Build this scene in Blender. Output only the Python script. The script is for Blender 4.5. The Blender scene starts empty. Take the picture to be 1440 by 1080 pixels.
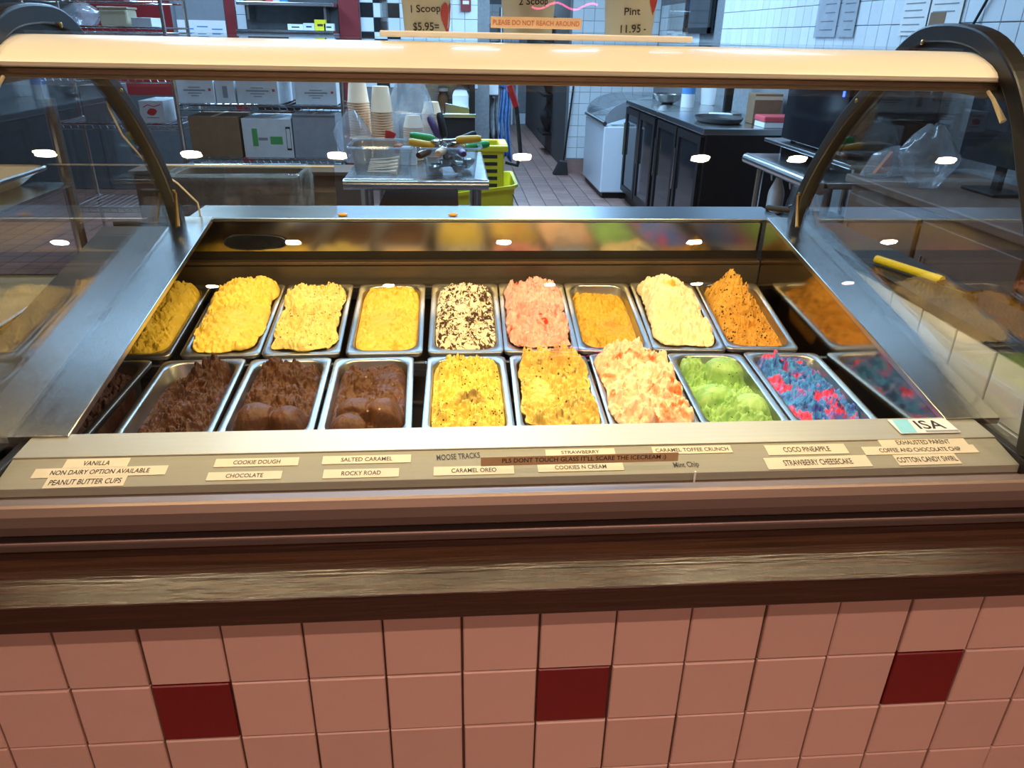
import bpy, bmesh, math, random
import numpy as np
from mathutils import Matrix, Vector

random.seed(7)
SC = bpy.context.scene
COL = SC.collection

# ------------------------------------------------------------------ camera
YAW, PITCH, ROLL, FPX = 0.0824022, 0.4385379, 0.0199186, 1040.327
CAM = np.array([0.5478, -0.7985, 1.4794])
_cy, _sy, _cp, _sp = math.cos(YAW), math.sin(YAW), math.cos(PITCH), math.sin(PITCH)
FW = np.array([_sy * _cp, _cy * _cp, -_sp])
_r = np.array([_cy, -_sy, 0.0])
_u = np.cross(_r, FW)
RT = _r * math.cos(ROLL) + _u * math.sin(ROLL)
UP = -_r * math.sin(ROLL) + _u * math.cos(ROLL)
cam = bpy.data.cameras.new('camera')
cam.sensor_width = 36.0
cam.lens = FPX * 36.0 / 1440.0
cam.clip_start = 0.02
camo = bpy.data.objects.new('camera', cam)
COL.objects.link(camo)
camo.matrix_world = Matrix(((RT[0], UP[0], -FW[0], CAM[0]), (RT[1], UP[1], -FW[1], CAM[1]), (RT[2], UP[2], -FW[2], CAM[2]), (0, 0, 0, 1)))
SC.camera = camo


def at(u, v, ax, val):
    """point where the sight line of photo pixel (u, v) meets the plane axis = val"""
    d = FW + RT * (u - 720) / FPX - UP * (v - 540) / FPX
    t = (val - CAM[ax]) / d[ax]
    return CAM + d * t


# ------------------------------------------------------------------ world, exposure
w = bpy.data.worlds.new('world')
SC.world = w
w.use_nodes = True
w.node_tree.nodes['Background'].inputs[0].default_value = (0.05, 0.04, 0.04, 1)
w.node_tree.nodes['Background'].inputs[1].default_value = 0.3
SC.view_settings.view_transform = 'Standard'
SC.view_settings.look = 'None'
SC.view_settings.exposure = 0.0
SC.view_settings.gamma = 1.0
SC.view_settings.use_curve_mapping = False
SC.cycles.use_denoising = True
SC.cycles.transparent_max_bounces = 24
SC.cycles.max_bounces = 10
SC.cycles.sample_clamp_indirect = 6.0


def light(name, kind, loc, energy, color, rot=(0, 0, 0), parent=None, **kw):
    d = bpy.data.lights.new(name, kind)
    d.energy = energy
    d.color = color
    for k, val in kw.items():
        setattr(d, k, val)
    o = bpy.data.objects.new(name, d)
    COL.objects.link(o)
    o.location = loc
    o.rotation_euler = rot
    if parent:
        o.parent = parent
    return o


COOL = (0.38, 0.66, 1.0)
for i, (x, y, sx, sy, e) in enumerate([(0.2, 4.6, 1.6, 0.6, 115), (1.5, 6.0, 0.6, 1.8, 90), (1.4, 10.5, 0.6, 2.2, 110), (-1.6, 5.2, 0.6, 1.6, 85), (2.2, 3.2, 0.5, 1.2, 8), (0.4, 2.55, 2.2, 0.4, 28)]):
    light('kitchen_panel_light', 'AREA', (x, y, 2.86), e, COOL, shape='RECTANGLE', size=sx, size_y=sy)
# the warm tube inside the case canopy
light('case_tube_light', 'AREA', (0.65, 0.50, 1.434), 10.2, (1.0, 0.76, 0.36), rot=(math.radians(16), 0, 0), shape='RECTANGLE', size=1.36, size_y=0.035)


# ------------------------------------------------------------------ materials
def nodes_of(name):
    m = bpy.data.materials.new(name)
    m.use_nodes = True
    nt = m.node_tree
    return m, nt, nt.nodes['Principled BSDF']


def N(nt, t, **kw):
    n = nt.nodes.new(t)
    for k, val in kw.items():
        if k in ('operation', 'blend_type', 'data_type', 'feature', 'wave_type', 'bands_direction', 'noise_dimensions', 'distance', 'invert'):
            setattr(n, k, val)
        else:
            n.inputs[k].default_value = val
    return n


def ramp(nt, fac, stops, interp='LINEAR'):
    n = nt.nodes.new('ShaderNodeValToRGB')
    n.color_ramp.interpolation = interp
    e = n.color_ramp.elements
    while len(e) < len(stops):
        e.new(0.5)
    for k, (p, c) in enumerate(stops):
        e[k].position = p
        e[k].color = (*c, 1) if len(c) == 3 else c
    nt.links.new(fac, n.inputs[0])
    return n.outputs[0]


def pm(name, col, rough=0.5, metal=0.0, var=0.12, scale=18.0, bump=0.0, bscale=60.0, spec=0.5, coat=0.0, rand=0.0, stretch=None, emit=None, estr=0.0, rvar=0.0, alpha=1.0):
    m, nt, b = nodes_of(name)
    L = nt.links.new
    tc = nt.nodes.new('ShaderNodeTexCoord')
    vec = tc.outputs['Object']
    if stretch:
        mp = nt.nodes.new('ShaderNodeMapping')
        mp.inputs['Scale'].default_value = stretch
        L(vec, mp.inputs[0])
        vec = mp.outputs[0]
    no = N(nt, 'ShaderNodeTexNoise', Scale=scale, Detail=4.0, Roughness=0.6)
    L(vec, no.inputs['Vector'])
    lo = tuple(max(0, c * (1 - var)) for c in col)
    hi = tuple(min(1, c * (1 + var)) for c in col)
    out = ramp(nt, no.outputs[0], [(0.25, lo), (0.75, hi)])
    if rand:
        oi = nt.nodes.new('ShaderNodeObjectInfo')
        hs = nt.nodes.new('ShaderNodeHueSaturation')
        mr = N(nt, 'ShaderNodeMapRange')
        mr.inputs[3].default_value = 1 - rand
        mr.inputs[4].default_value = 1 + rand
        L(oi.outputs['Random'], mr.inputs[0])
        L(mr.outputs[0], hs.inputs['Value'])
        L(out, hs.inputs['Color'])
        out = hs.outputs[0]
    L(out, b.inputs['Base Color'])
    b.inputs['Roughness'].default_value = rough
    b.inputs['Metallic'].default_value = metal
    b.inputs['Specular IOR Level'].default_value = spec
    b.inputs['Coat Weight'].default_value = coat
    b.inputs['Alpha'].default_value = alpha
    if rvar:
        mr = N(nt, 'ShaderNodeMapRange')
        mr.inputs[3].default_value = max(0, rough - rvar)
        mr.inputs[4].default_value = min(1, rough + rvar)
        L(no.outputs[0], mr.inputs[0])
        L(mr.outputs[0], b.inputs['Roughness'])
    if bump:
        nb = N(nt, 'ShaderNodeTexNoise', Scale=bscale, Detail=5.0)
        L(vec, nb.inputs['Vector'])
        bp = N(nt, 'ShaderNodeBump', Strength=bump, Distance=0.01)
        L(nb.outputs[0], bp.inputs['Height'])
        L(bp.outputs[0], b.inputs['Normal'])
    if emit:
        b.inputs['Emission Color'].default_value = (*emit, 1)
        b.inputs['Emission Strength'].default_value = estr
    return m


def clear_mat(name, tint=(1, 1, 1), f0=0.04, rough=0.0, haze=0.0, hazecol=(1, 1, 1)):
    """thin clear sheet: Schlick reflection over straight transmission, optional light haze"""
    m = bpy.data.materials.new(name)
    m.use_nodes = True
    nt = m.node_tree
    nt.nodes.clear()
    L = nt.links.new
    out = nt.nodes.new('ShaderNodeOutputMaterial')
    tr = nt.nodes.new('ShaderNodeBsdfTransparent')
    tr.inputs[0].default_value = (*tint, 1)
    gl = nt.nodes.new('ShaderNodeBsdfGlossy')
    gl.inputs['Roughness'].default_value = rough
    lw = nt.nodes.new('ShaderNodeLayerWeight')
    lw.inputs[0].default_value = 0.5
    pw = N(nt, 'ShaderNodeMath', operation='POWER')
    pw.inputs[1].default_value = 5.0
    L(lw.outputs['Facing'], pw.inputs[0])
    ma = N(nt, 'ShaderNodeMath', operation='MULTIPLY_ADD')
    ma.inputs[1].default_value = 1 - f0
    ma.inputs[2].default_value = f0
    L(pw.outputs[0], ma.inputs[0])
    base = tr.outputs[0]
    if haze:
        df = nt.nodes.new('ShaderNodeBsdfTranslucent')
        df2 = nt.nodes.new('ShaderNodeBsdfDiffuse')
        df.inputs[0].default_value = (*hazecol, 1)
        df2.inputs[0].default_value = (*hazecol, 1)
        ad = N(nt, 'ShaderNodeMixShader')
        ad.inputs[0].default_value = 0.5
        L(df.outputs[0], ad.inputs[1])
        L(df2.outputs[0], ad.inputs[2])
        mx0 = nt.nodes.new('ShaderNodeMixShader')
        no = N(nt, 'ShaderNodeTexNoise', Scale=9.0, Detail=4.0)
        tc = nt.nodes.new('ShaderNodeTexCoord')
        L(tc.outputs['Object'], no.inputs['Vector'])
        mr = N(nt, 'ShaderNodeMapRange')
        mr.inputs[1].default_value = 0.35
        mr.inputs[2].default_value = 0.75
        mr.inputs[3].default_value = haze * 0.4
        mr.inputs[4].default_value = haze * 1.6
        L(no.outputs[0], mr.inputs[0])
        L(mr.outputs[0], mx0.inputs[0])
        L(base, mx0.inputs[1])
        L(ad.outputs[0], mx0.inputs[2])
        base = mx0.outputs[0]
    mx = nt.nodes.new('ShaderNodeMixShader')
    L(ma.outputs[0], mx.inputs[0])
    L(base, mx.inputs[1])
    L(gl.outputs[0], mx.inputs[2])
    L(mx.outputs[0], out.inputs[0])
    return m


M = {}
M['tile_pink'] = pm('pink_cream_glazed_tile', (0.63, 0.435, 0.375), 0.32, var=0.03, scale=6, rand=0.05, bump=0.05, bscale=14)
M['tile_red'] = pm('deep_red_glazed_tile', (0.17, 0.003, 0.008), 0.3, var=0.08, scale=6, bump=0.05, bscale=14)
M['grout_dark'] = pm('dark_grout', (0.10, 0.055, 0.04), 0.9, var=0.3, scale=60)
M['tile_white'] = pm('white_wall_tile', (0.74, 0.78, 0.80), 0.22, var=0.03, rand=0.06)
M['tile_black'] = pm('black_wall_tile', (0.02, 0.02, 0.022), 0.2, var=0.2)
M['grout_grey'] = pm('grey_grout', (0.22, 0.23, 0.24), 0.9, var=0.2, scale=40)
M['quarry'] = pm('red_brown_quarry_tile', (0.30, 0.165, 0.135), 0.42, var=0.22, scale=7, rand=0.16)
M['quarry_grout'] = pm('quarry_grout', (0.05, 0.035, 0.03), 0.9)
M['wood'] = pm('dark_stained_wood', (0.034, 0.014, 0.008), 0.23, spec=0.65, var=0.5, scale=5, stretch=(1.2, 26, 26), bump=0.15, bscale=9)
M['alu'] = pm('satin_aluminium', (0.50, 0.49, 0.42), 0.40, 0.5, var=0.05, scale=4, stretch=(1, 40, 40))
M['strip'] = pm('grey_label_strip', (0.30, 0.295, 0.24), 0.62, 0.0, var=0.05, scale=4, stretch=(1, 40, 40), spec=0.25)
M['shelf_steel'] = pm('dull_shelf_steel', (0.34, 0.38, 0.42), 0.30, 1.0, var=0.08, scale=5, stretch=(1, 30, 30), rvar=0.06)
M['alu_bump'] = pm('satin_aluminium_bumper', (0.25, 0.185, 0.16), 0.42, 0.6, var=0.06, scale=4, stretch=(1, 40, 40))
M['alu_dark'] = pm('dark_aluminium_profile', (0.17, 0.115, 0.09), 0.42, 0.5, var=0.1)
M['steel'] = pm('brushed_stainless_steel', (0.58, 0.58, 0.57), 0.24, 1.0, var=0.07, scale=5, stretch=(30, 1, 30), rvar=0.06)
M['steel_x'] = pm('brushed_stainless_steel_long', (0.56, 0.57, 0.58), 0.26, 1.0, var=0.08, scale=5, stretch=(1, 30, 30), rvar=0.06)
M['steel_pan'] = pm('stainless_pan_steel', (0.46, 0.46, 0.45), 0.33, 1.0, var=0.06, scale=20, rvar=0.08)
M['mirror'] = pm('polished_stainless_panel', (0.50, 0.45, 0.35), 0.12, 1.0, var=0.05, scale=9)
M['well'] = pm('dark_well_liner', (0.05, 0.042, 0.036), 0.35, 0.3, var=0.25, scale=8)
M['black_pl'] = pm('black_plastic_frame', (0.014, 0.012, 0.010), 0.38, var=0.2, spec=0.35)
M['bronze'] = pm('dark_bronze_trim', (0.16, 0.105, 0.065), 0.34, 0.7, var=0.12, stretch=(1, 30, 30))
M['cream'] = pm('cream_enamel_canopy', (0.93, 0.87, 0.72), 0.34, var=0.02, scale=3, coat=0.2)
M['white_pl'] = pm('white_plastic', (0.78, 0.79, 0.79), 0.4, var=0.04)
M['paper'] = pm('white_paper', (0.80, 0.79, 0.76), 0.8, var=0.04)
M['card_white'] = pm('white_carton_board', (0.62, 0.64, 0.66), 0.7, var=0.07, rand=0.08)
M['card_grey'] = pm('grey_carton_board', (0.30, 0.31, 0.34), 0.75, var=0.1, rand=0.08)
M['card_brown'] = pm('brown_corrugated_cardboard', (0.26, 0.155, 0.085), 0.85, var=0.1)
M['cup'] = pm('cream_paper_cup', (0.90, 0.60, 0.36), 0.55, var=0.03)
M['cup_big'] = pm('large_cream_paper_cup', (0.93, 0.86, 0.72), 0.5, var=0.03)
M['ink'] = pm('black_ink', (0.02, 0.017, 0.015), 0.6, var=0.05)
M['ink_brown'] = pm('dark_brown_ink', (0.04, 0.02, 0.01), 0.6, var=0.05)
M['ink_red'] = pm('red_ink', (0.62, 0.05, 0.04), 0.6, var=0.1)
M['ink_orange'] = pm('orange_red_ink', (0.65, 0.20, 0.08), 0.6, var=0.1)
M['ink_blue'] = pm('blue_ink', (0.06, 0.24, 0.55), 0.6, var=0.1)
M['ink_green'] = pm('green_ink', (0.08, 0.36, 0.10), 0.6, var=0.1)
M['ink_grey'] = pm('grey_print', (0.25, 0.26, 0.28), 0.7, var=0.1)
M['sticker'] = pm('cream_label_tape', (0.66, 0.60, 0.46), 0.6, var=0.04)
M['sticker_brown'] = pm('brown_label_tape', (0.46, 0.33, 0.18), 0.55, var=0.05)
M['sticker_peach'] = pm('peach_label_tape', (0.85, 0.62, 0.42), 0.6, var=0.04)
M['isa_blue'] = pm('light_blue_print', (0.25, 0.62, 0.78), 0.4, var=0.1)
M['black'] = pm('black_enamel', (0.010, 0.009, 0.009), 0.42, var=0.2, spec=0.3)
M['rubber'] = pm('black_rubber', (0.018, 0.018, 0.02), 0.6, var=0.2)
M['screen'] = pm('dark_glass_screen', (0.012, 0.014, 0.018), 0.08, var=0.3)
M['red_wall'] = pm('dark_red_paint', (0.22, 0.012, 0.015), 0.5, var=0.06)
M['dark_wall'] = pm('dark_grey_wall', (0.07, 0.072, 0.075), 0.7, var=0.15)
M['grey_wall'] = pm('grey_wall_paint', (0.22, 0.23, 0.25), 0.7, var=0.08)
M['brown_wall'] = pm('brown_panel', (0.17, 0.10, 0.065), 0.5, var=0.12)
M['ceiling'] = pm('ceiling_board', (0.30, 0.27, 0.25), 0.9, var=0.05)
M['shop_wall'] = pm('shop_wall_paint', (0.22, 0.13, 0.10), 0.8, var=0.08)
M['yellow'] = pm('yellow_plastic', (0.72, 0.62, 0.02), 0.38, var=0.06)
M['yellow2'] = pm('amber_yellow_plastic', (0.80, 0.42, 0.02), 0.38, var=0.06)
M['green'] = pm('green_plastic', (0.02, 0.35, 0.08), 0.38, var=0.06)
M['purple'] = pm('purple_plastic', (0.10, 0.05, 0.16), 0.4, var=0.08)
M['red'] = pm('red_plastic', (0.62, 0.02, 0.025), 0.4, var=0.08)
M['pinkred'] = pm('coral_red_plastic', (0.75, 0.10, 0.12), 0.4, var=0.08)
M['orange'] = pm('orange_plastic', (0.85, 0.20, 0.03), 0.45, var=0.08)
M['blue_cloth'] = pm('blue_cloth', (0.10, 0.22, 0.45), 0.9, var=0.35, scale=30, bump=0.3)
M['grey_cloth'] = pm('grey_cloth', (0.30, 0.32, 0.33), 0.9, var=0.3, scale=30, bump=0.3)
M['towel'] = pm('white_towel', (0.8, 0.8, 0.8), 0.9, var=0.06, bump=0.3)
M['brass'] = pm('brass_screw', (0.65, 0.42, 0.15), 0.3, 1.0)
M['chrome'] = pm('chrome', (0.75, 0.76, 0.78), 0.1, 1.0, var=0.03)
M['freezer'] = pm('white_freezer_enamel', (0.66, 0.70, 0.76), 0.3, var=0.03)
M['bin'] = pm('taupe_bin_plastic', (0.26, 0.20, 0.16), 0.55, var=0.08)
M['jar'] = pm('brown_jar', (0.12, 0.05, 0.02), 0.2, var=0.1)
M['milk'] = pm('milk_white_plastic', (0.80, 0.83, 0.85), 0.4, var=0.03)
M['cream_tub'] = pm('beige_plastic', (0.72, 0.62, 0.42), 0.4, var=0.04)
M['bag'] = clear_mat('cloudy_plastic_bag', (0.93, 0.95, 0.97), 0.08, 0.12, haze=0.30, hazecol=(0.75, 0.80, 0.85))
M['liner'] = clear_mat('clear_plastic_liner', (0.95, 0.95, 0.94), 0.07, 0.1, haze=0.40, hazecol=(0.85, 0.85, 0.83))
M['tub_clear'] = clear_mat('clear_polycarbonate', (0.93, 0.95, 0.96), 0.06, 0.02, haze=0.05, hazecol=(0.85, 0.88, 0.9))
M['glass'] = clear_mat('display_glass', (0.985, 0.99, 0.985), 0.035, 0.0)
M['frost'] = pm('frosted_acrylic', (0.95, 0.94, 0.90), 0.35, var=0.03)
M['dark_steel'] = pm('dark_stained_steel', (0.16, 0.13, 0.10), 0.35, 0.8, var=0.15, stretch=(1, 30, 30))
M['end_glass'] = clear_mat('end_glass', (0.95, 0.95, 0.94), 0.085, 0.0)
M['acrylic'] = clear_mat('clear_acrylic', (0.97, 0.985, 0.98), 0.04, 0.0, haze=0.02)
M['door_glass'] = clear_mat('cooler_door_glass', (0.35, 0.36, 0.38), 0.30, 0.0)
M['tint_glass'] = clear_mat('bronze_tinted_glass', (0.84, 0.77, 0.68), 0.05, 0.0)
M['sleeve'] = clear_mat('plastic_sleeve', (0.9, 0.92, 0.95), 0.10, 0.05, haze=0.1)
M['lamp_on'] = pm('lit_lamp_lens', (1, 0.9, 0.7), 0.4, emit=(1.0, 0.86, 0.55), estr=70.0)
M['tube_on'] = pm('lit_tube', (1, 0.9, 0.7), 0.4, emit=(1.0, 0.75, 0.35), estr=6.0)
M['panel_on'] = pm('lit_ceiling_panel', (0.9, 0.95, 1), 0.4, emit=COOL, estr=3.0)
M['led_blue'] = pm('blue_led', (0.02, 0.05, 0.8), 0.3, emit=(0.05, 0.12, 1.0), estr=4.0)
M['neon_pink'] = pm('pink_neon_tube', (1, 0.3, 0.5), 0.3, emit=(1.0, 0.10, 0.32), estr=14.0)


# ------------------------------------------------------------------ mesh helpers
class MB:
    def __init__(s):
        s.v = []
        s.f = []

    def add(s, vs, fs):
        k = len(s.v)
        s.v += [tuple(map(float, q)) for q in vs]
        s.f += [tuple(i + k for i in f) for f in fs]
        return s

    def box(s, x0, x1, y0, y1, z0, z1):
        return s.add([(x0, y0, z0), (x1, y0, z0), (x1, y1, z0), (x0, y1, z0), (x0, y0, z1), (x1, y0, z1), (x1, y1, z1), (x0, y1, z1)],
                     [(0, 3, 2, 1), (4, 5, 6, 7), (0, 1, 5, 4), (1, 2, 6, 5), (2, 3, 7, 6), (3, 0, 4, 7)])

    def prism_x(s, prof, x0, x1, closed=True):
        """(y, z) profile run along x"""
        n = len(prof)
        vs = [(x0, y, z) for y, z in prof] + [(x1, y, z) for y, z in prof]
        fs = [(i, (i + 1) % n, n + (i + 1) % n, n + i) for i in range(n if closed else n - 1)]
        if closed:
            fs += [tuple(range(n - 1, -1, -1)), tuple(range(n, 2 * n))]
        return s.add(vs, fs)

    def prism(s, pts, off):
        """planar 3-D polygon pushed along off"""
        n = len(pts)
        o = Vector(off)
        vs = [tuple(q) for q in pts] + [tuple(Vector(q) + o) for q in pts]
        fs = [(i, (i + 1) % n, n + (i + 1) % n, n + i) for i in range(n)]
        fs += [tuple(range(n - 1, -1, -1)), tuple(range(n, 2 * n))]
        return s.add(vs, fs)

    def tube(s, pts, r, seg=8, cap=True):
        pts = [Vector(q) for q in pts]
        rs = r if isinstance(r, (list, tuple)) else [r] * len(pts)
        n = len(pts)
        vs = []
        up = None
        for i, q in enumerate(pts):
            t = (pts[min(i + 1, n - 1)] - pts[max(i - 1, 0)]).normalized()
            if up is None:
                a = Vector((0, 0, 1)) if abs(t.z) < 0.9 else Vector((1, 0, 0))
                up = (a - t * a.dot(t)).normalized()
            else:
                up = (up - t * up.dot(t)).normalized()
            b = t.cross(up)
            for k in range(seg):
                an = 2 * math.pi * k / seg
                vs.append(tuple(q + (up * math.cos(an) + b * math.sin(an)) * rs[i]))
        fs = []
        for i in range(n - 1):
            for k in range(seg):
                k2 = (k + 1) % seg
                fs.append((i * seg + k, i * seg + k2, (i + 1) * seg + k2, (i + 1) * seg + k))
        if cap:
            fs += [tuple(range(seg - 1, -1, -1)), tuple((n - 1) * seg + k for k in range(seg))]
        return s.add(vs, fs)

    def lathe(s, prof, seg=20, c=(0, 0, 0), cap=True, sx=1.0, sy=1.0):
        vs = []
        for r, z in prof:
            for k in range(seg):
                an = 2 * math.pi * k / seg
                vs.append((c[0] + r * math.cos(an) * sx, c[1] + r * math.sin(an) * sy, c[2] + z))
        fs = []
        n = len(prof)
        for i in range(n - 1):
            for k in range(seg):
                k2 = (k + 1) % seg
                fs.append((i * seg + k, i * seg + k2, (i + 1) * seg + k2, (i + 1) * seg + k))
        if cap:
            fs += [tuple(range(seg - 1, -1, -1)), tuple((n - 1) * seg + k for k in range(seg))]
        return s.add(vs, fs)

    def sweep_rect(s, path, wx, th, x):
        """flat bar of width wx (along x) and thickness th following a (y, z) path at x"""
        n = len(path)
        vs = []
        for i, (y, z) in enumerate(path):
            a = path[max(i - 1, 0)]
            b = path[min(i + 1, n - 1)]
            ty, tz = b[0] - a[0], b[1] - a[1]
            l = math.hypot(ty, tz)
            ny, nz = -tz / l * th / 2, ty / l * th / 2
            vs += [(x - wx / 2, y - ny, z - nz), (x + wx / 2, y - ny, z - nz), (x + wx / 2, y + ny, z + nz), (x - wx / 2, y + ny, z + nz)]
        fs = []
        for i in range(n - 1):
            for k in range(4):
                k2 = (k + 1) % 4
                fs.append((i * 4 + k, i * 4 + k2, i * 4 + 4 + k2, i * 4 + 4 + k))
        fs += [(3, 2, 1, 0), tuple((n - 1) * 4 + k for k in range(4))]
        return s.add(vs, fs)

    def mesh(s, name, mat=None, smooth=False):
        me = bpy.data.meshes.new(name)
        me.from_pydata(s.v, [], s.f)
        bm = bmesh.new()
        bm.from_mesh(me)
        bmesh.ops.recalc_face_normals(bm, faces=bm.faces)
        bm.to_mesh(me)
        bm.free()
        if mat:
            me.materials.append(M[mat] if isinstance(mat, str) else mat)
        if smooth:
            me.polygons.foreach_set('use_smooth', [True] * len(me.polygons))
        return me

    def build(s, name, mat=None, parent=None, smooth=False, bev=0.0, seg=2, loc=None):
        o = link(name, s.mesh(name, mat, smooth), parent, loc)
        if bev:
            bv = o.modifiers.new('edge', 'BEVEL')
            bv.width = bev
            bv.segments = seg
            bv.limit_method = 'ANGLE'
            bv.angle_limit = 0.6
        if smooth:
            es = o.modifiers.new('sharp', 'EDGE_SPLIT')
            es.split_angle = 0.7
        return o


def link(name, me, parent=None, loc=None):
    o = bpy.data.objects.new(name, me)
    COL.objects.link(o)
    if parent is not None:
        o.parent = parent
    if loc is not None:
        o.location = loc
    return o


def tag(o, label, cat, group=None, kind=None):
    o['label'] = label
    o['category'] = cat
    if group:
        o['group'] = group
    if kind:
        o['kind'] = kind
    return o


def thing(name, label, cat, loc=(0, 0, 0), rz=0.0, group=None):
    o = bpy.data.objects.new(name, None)
    COL.objects.link(o)
    o.empty_display_size = 0.05
    o.location = loc
    o.rotation_euler = (0, 0, rz)
    return tag(o, label, cat, group)


def structure(o):
    o['kind'] = 'structure'
    return o


def copy_tree(o, parent=None):
    c = o.copy()
    COL.objects.link(c)
    c.parent = parent
    for ch in list(o.children):
        copy_tree(ch, c)
    return c


def text_mesh(body, mat, width=None, height=0.01, thick=0.0002, name='lettering', squash=1.0):
    """flat letters, centred on the origin in the xy plane"""
    cu = bpy.data.curves.new('lettering', 'FONT')
    cu.body = body
    cu.align_x = 'CENTER'
    cu.align_y = 'CENTER'
    cu.size = 1.0
    cu.extrude = 0.0
    cu.resolution_u = 3
    cu.offset = 0.012
    to = bpy.data.objects.new('lettering', cu)
    me = bpy.data.meshes.new_from_object(to)
    bpy.data.objects.remove(to)
    bpy.data.curves.remove(cu)
    n = len(me.vertices)
    co = np.empty(n * 3)
    me.vertices.foreach_get('co', co)
    co = co.reshape(-1, 3)
    mn, mx = co.min(0), co.max(0)
    co -= (mn + mx) / 2
    sy = height / 0.73
    sx = sy if width is None else width / max(mx[0] - mn[0], 1e-6)
    co[:, 0] *= sx
    co[:, 1] *= sy
    co[:, 2] = 0
    me.vertices.foreach_set('co', co.ravel())
    me.materials.clear()
    me.materials.append(M[mat])
    me.name = name
    return me


def basis(origin, ex, ey):
    ex = Vector(ex).normalized()
    ey = Vector(ey)
    ez = ex.cross(ey).normalized()
    ey = ez.cross(ex)
    m = Matrix((ex, ey, ez)).transposed().to_4x4()
    m.translation = Vector(origin)
    return m


# ------------------------------------------------------------------ numpy noise
def _hash(ix, iy, seed):
    h = (ix.astype(np.int64) * 374761393 + iy.astype(np.int64) * 668265263 + seed * 1442695041) & 0xFFFFFFFF
    h = ((h ^ (h >> 13)) * 1274126177) & 0xFFFFFFFF
    return ((h ^ (h >> 16)) & 0xFFFFFF) / float(0xFFFFFF)


def vnoise(x, y, seed=0):
    ix, iy = np.floor(x), np.floor(y)
    fx, fy = x - ix, y - iy
    fx = fx * fx * fx * (fx * (fx * 6 - 15) + 10)
    fy = fy * fy * fy * (fy * (fy * 6 - 15) + 10)
    a, b = _hash(ix, iy, seed), _hash(ix + 1, iy, seed)
    c, d = _hash(ix, iy + 1, seed), _hash(ix + 1, iy + 1, seed)
    return (a + (b - a) * fx + (c - a) * fy + (a - b - c + d) * fx * fy) * 2 - 1


def fbm(x, y, seed=0, octv=4, gain=0.5):
    s, a, t = 0, 1.0, 0
    for k in range(octv):
        s = s + a * vnoise(x * 2 ** k + 17.3 * k, y * 2 ** k - 9.1 * k, seed + k)
        t += a
        a *= gain
    return s / t


def cells(x, y, seed=0):
    """(nearest, second nearest) distance to jittered points, and the nearest cell's random number"""
    ix, iy = np.floor(x), np.floor(y)
    d1 = np.full(x.shape, 9.0)
    d2 = np.full(x.shape, 9.0)
    idv = np.zeros(x.shape)
    for ox in (-1, 0, 1):
        for oy in (-1, 0, 1):
            cx, cy = ix + ox, iy + oy
            px, py = cx + _hash(cx, cy, seed), cy + _hash(cx, cy, seed + 77)
            d = np.hypot(px - x, py - y)
            near = d < d1
            d2 = np.where(near, d1, np.minimum(d2, d))
            idv = np.where(near, _hash(cx, cy, seed + 5), idv)
            d1 = np.where(near, d, d1)
    return d1, d2, idv


def wl(p):
    s = Vector((0, 0, 0))
    while p is not None:
        s += Vector(p.location)
        p = p.parent
    return s


def bw(mb, name, mat, parent=None, **kw):
    """build a part whose vertices are given in room coordinates"""
    if parent is not None:
        kw['loc'] = tuple(-wl(parent))
    return mb.build(name, mat, parent, **kw)


def tile_mesh(name, sx, sy, th, ch, mat):
    """tile in its xy plane, chamfered edge, front face at z = 0"""
    a, b = sx / 2, sy / 2
    vs = [(-a, -b, -th), (a, -b, -th), (a, b, -th), (-a, b, -th), (-a, -b, -ch), (a, -b, -ch), (a, b, -ch), (-a, b, -ch),
          (-a + ch, -b + ch, 0), (a - ch, -b + ch, 0), (a - ch, b - ch, 0), (-a + ch, b - ch, 0)]
    fs = [(8, 9, 10, 11)]
    for k in range(4):
        k2 = (k + 1) % 4
        fs += [(k, k2, k2 + 4, k + 4), (k + 4, k2 + 4, k2 + 8, k + 8)]
    return MB().add(vs, fs).mesh(name, mat)


def tiles(parent, origin, ex, ey, cols, rows, pitch, meshes, pick=lambda i, j: 0, skip=None):
    ex, ey, og = Vector(ex), Vector(ey), Vector(origin)
    rot = basis((0, 0, 0), ex, ey).to_euler()
    off = wl(parent)
    for i in cols:
        for j in rows:
            if skip and skip(i, j):
                continue
            o = link('tile', meshes[pick(i, j)], parent)
            jit = Vector((random.uniform(-1, 1), random.uniform(-1, 1), random.uniform(-1, 1))) * 0.0006
            o.location = og + ex * ((i + 0.5) * pitch) + ey * ((j + 0.5) * pitch) + jit - off
            o.rotation_euler = rot


# ------------------------------------------------------------------ the room
WHITE = [tile_mesh('white_tile', 0.121, 0.121, 0.007, 0.0018, 'tile_white'), tile_mesh('black_tile', 0.121, 0.121, 0.007, 0.0018, 'tile_black')]
PK = 0.125


def floor_material():
    m, nt, b = nodes_of('quarry_floor')
    L = nt.links.new
    tc = nt.nodes.new('ShaderNodeTexCoord')
    br = nt.nodes.new('ShaderNodeTexBrick')
    br.offset = 0.0
    br.inputs['Scale'].default_value = 1.0
    br.inputs['Brick Width'].default_value = 0.16
    br.inputs['Row Height'].default_value = 0.16
    br.inputs['Mortar Size'].default_value = 0.005
    br.inputs['Color1'].default_value = (0.30, 0.165, 0.135, 1)
    br.inputs['Color2'].default_value = (0.25, 0.135, 0.11, 1)
    br.inputs['Mortar'].default_value = (0.05, 0.035, 0.03, 1)
    L(tc.outputs['Object'], br.inputs['Vector'])
    L(br.outputs[0], b.inputs['Base Color'])
    b.inputs['Roughness'].default_value = 0.45
    return m


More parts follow.
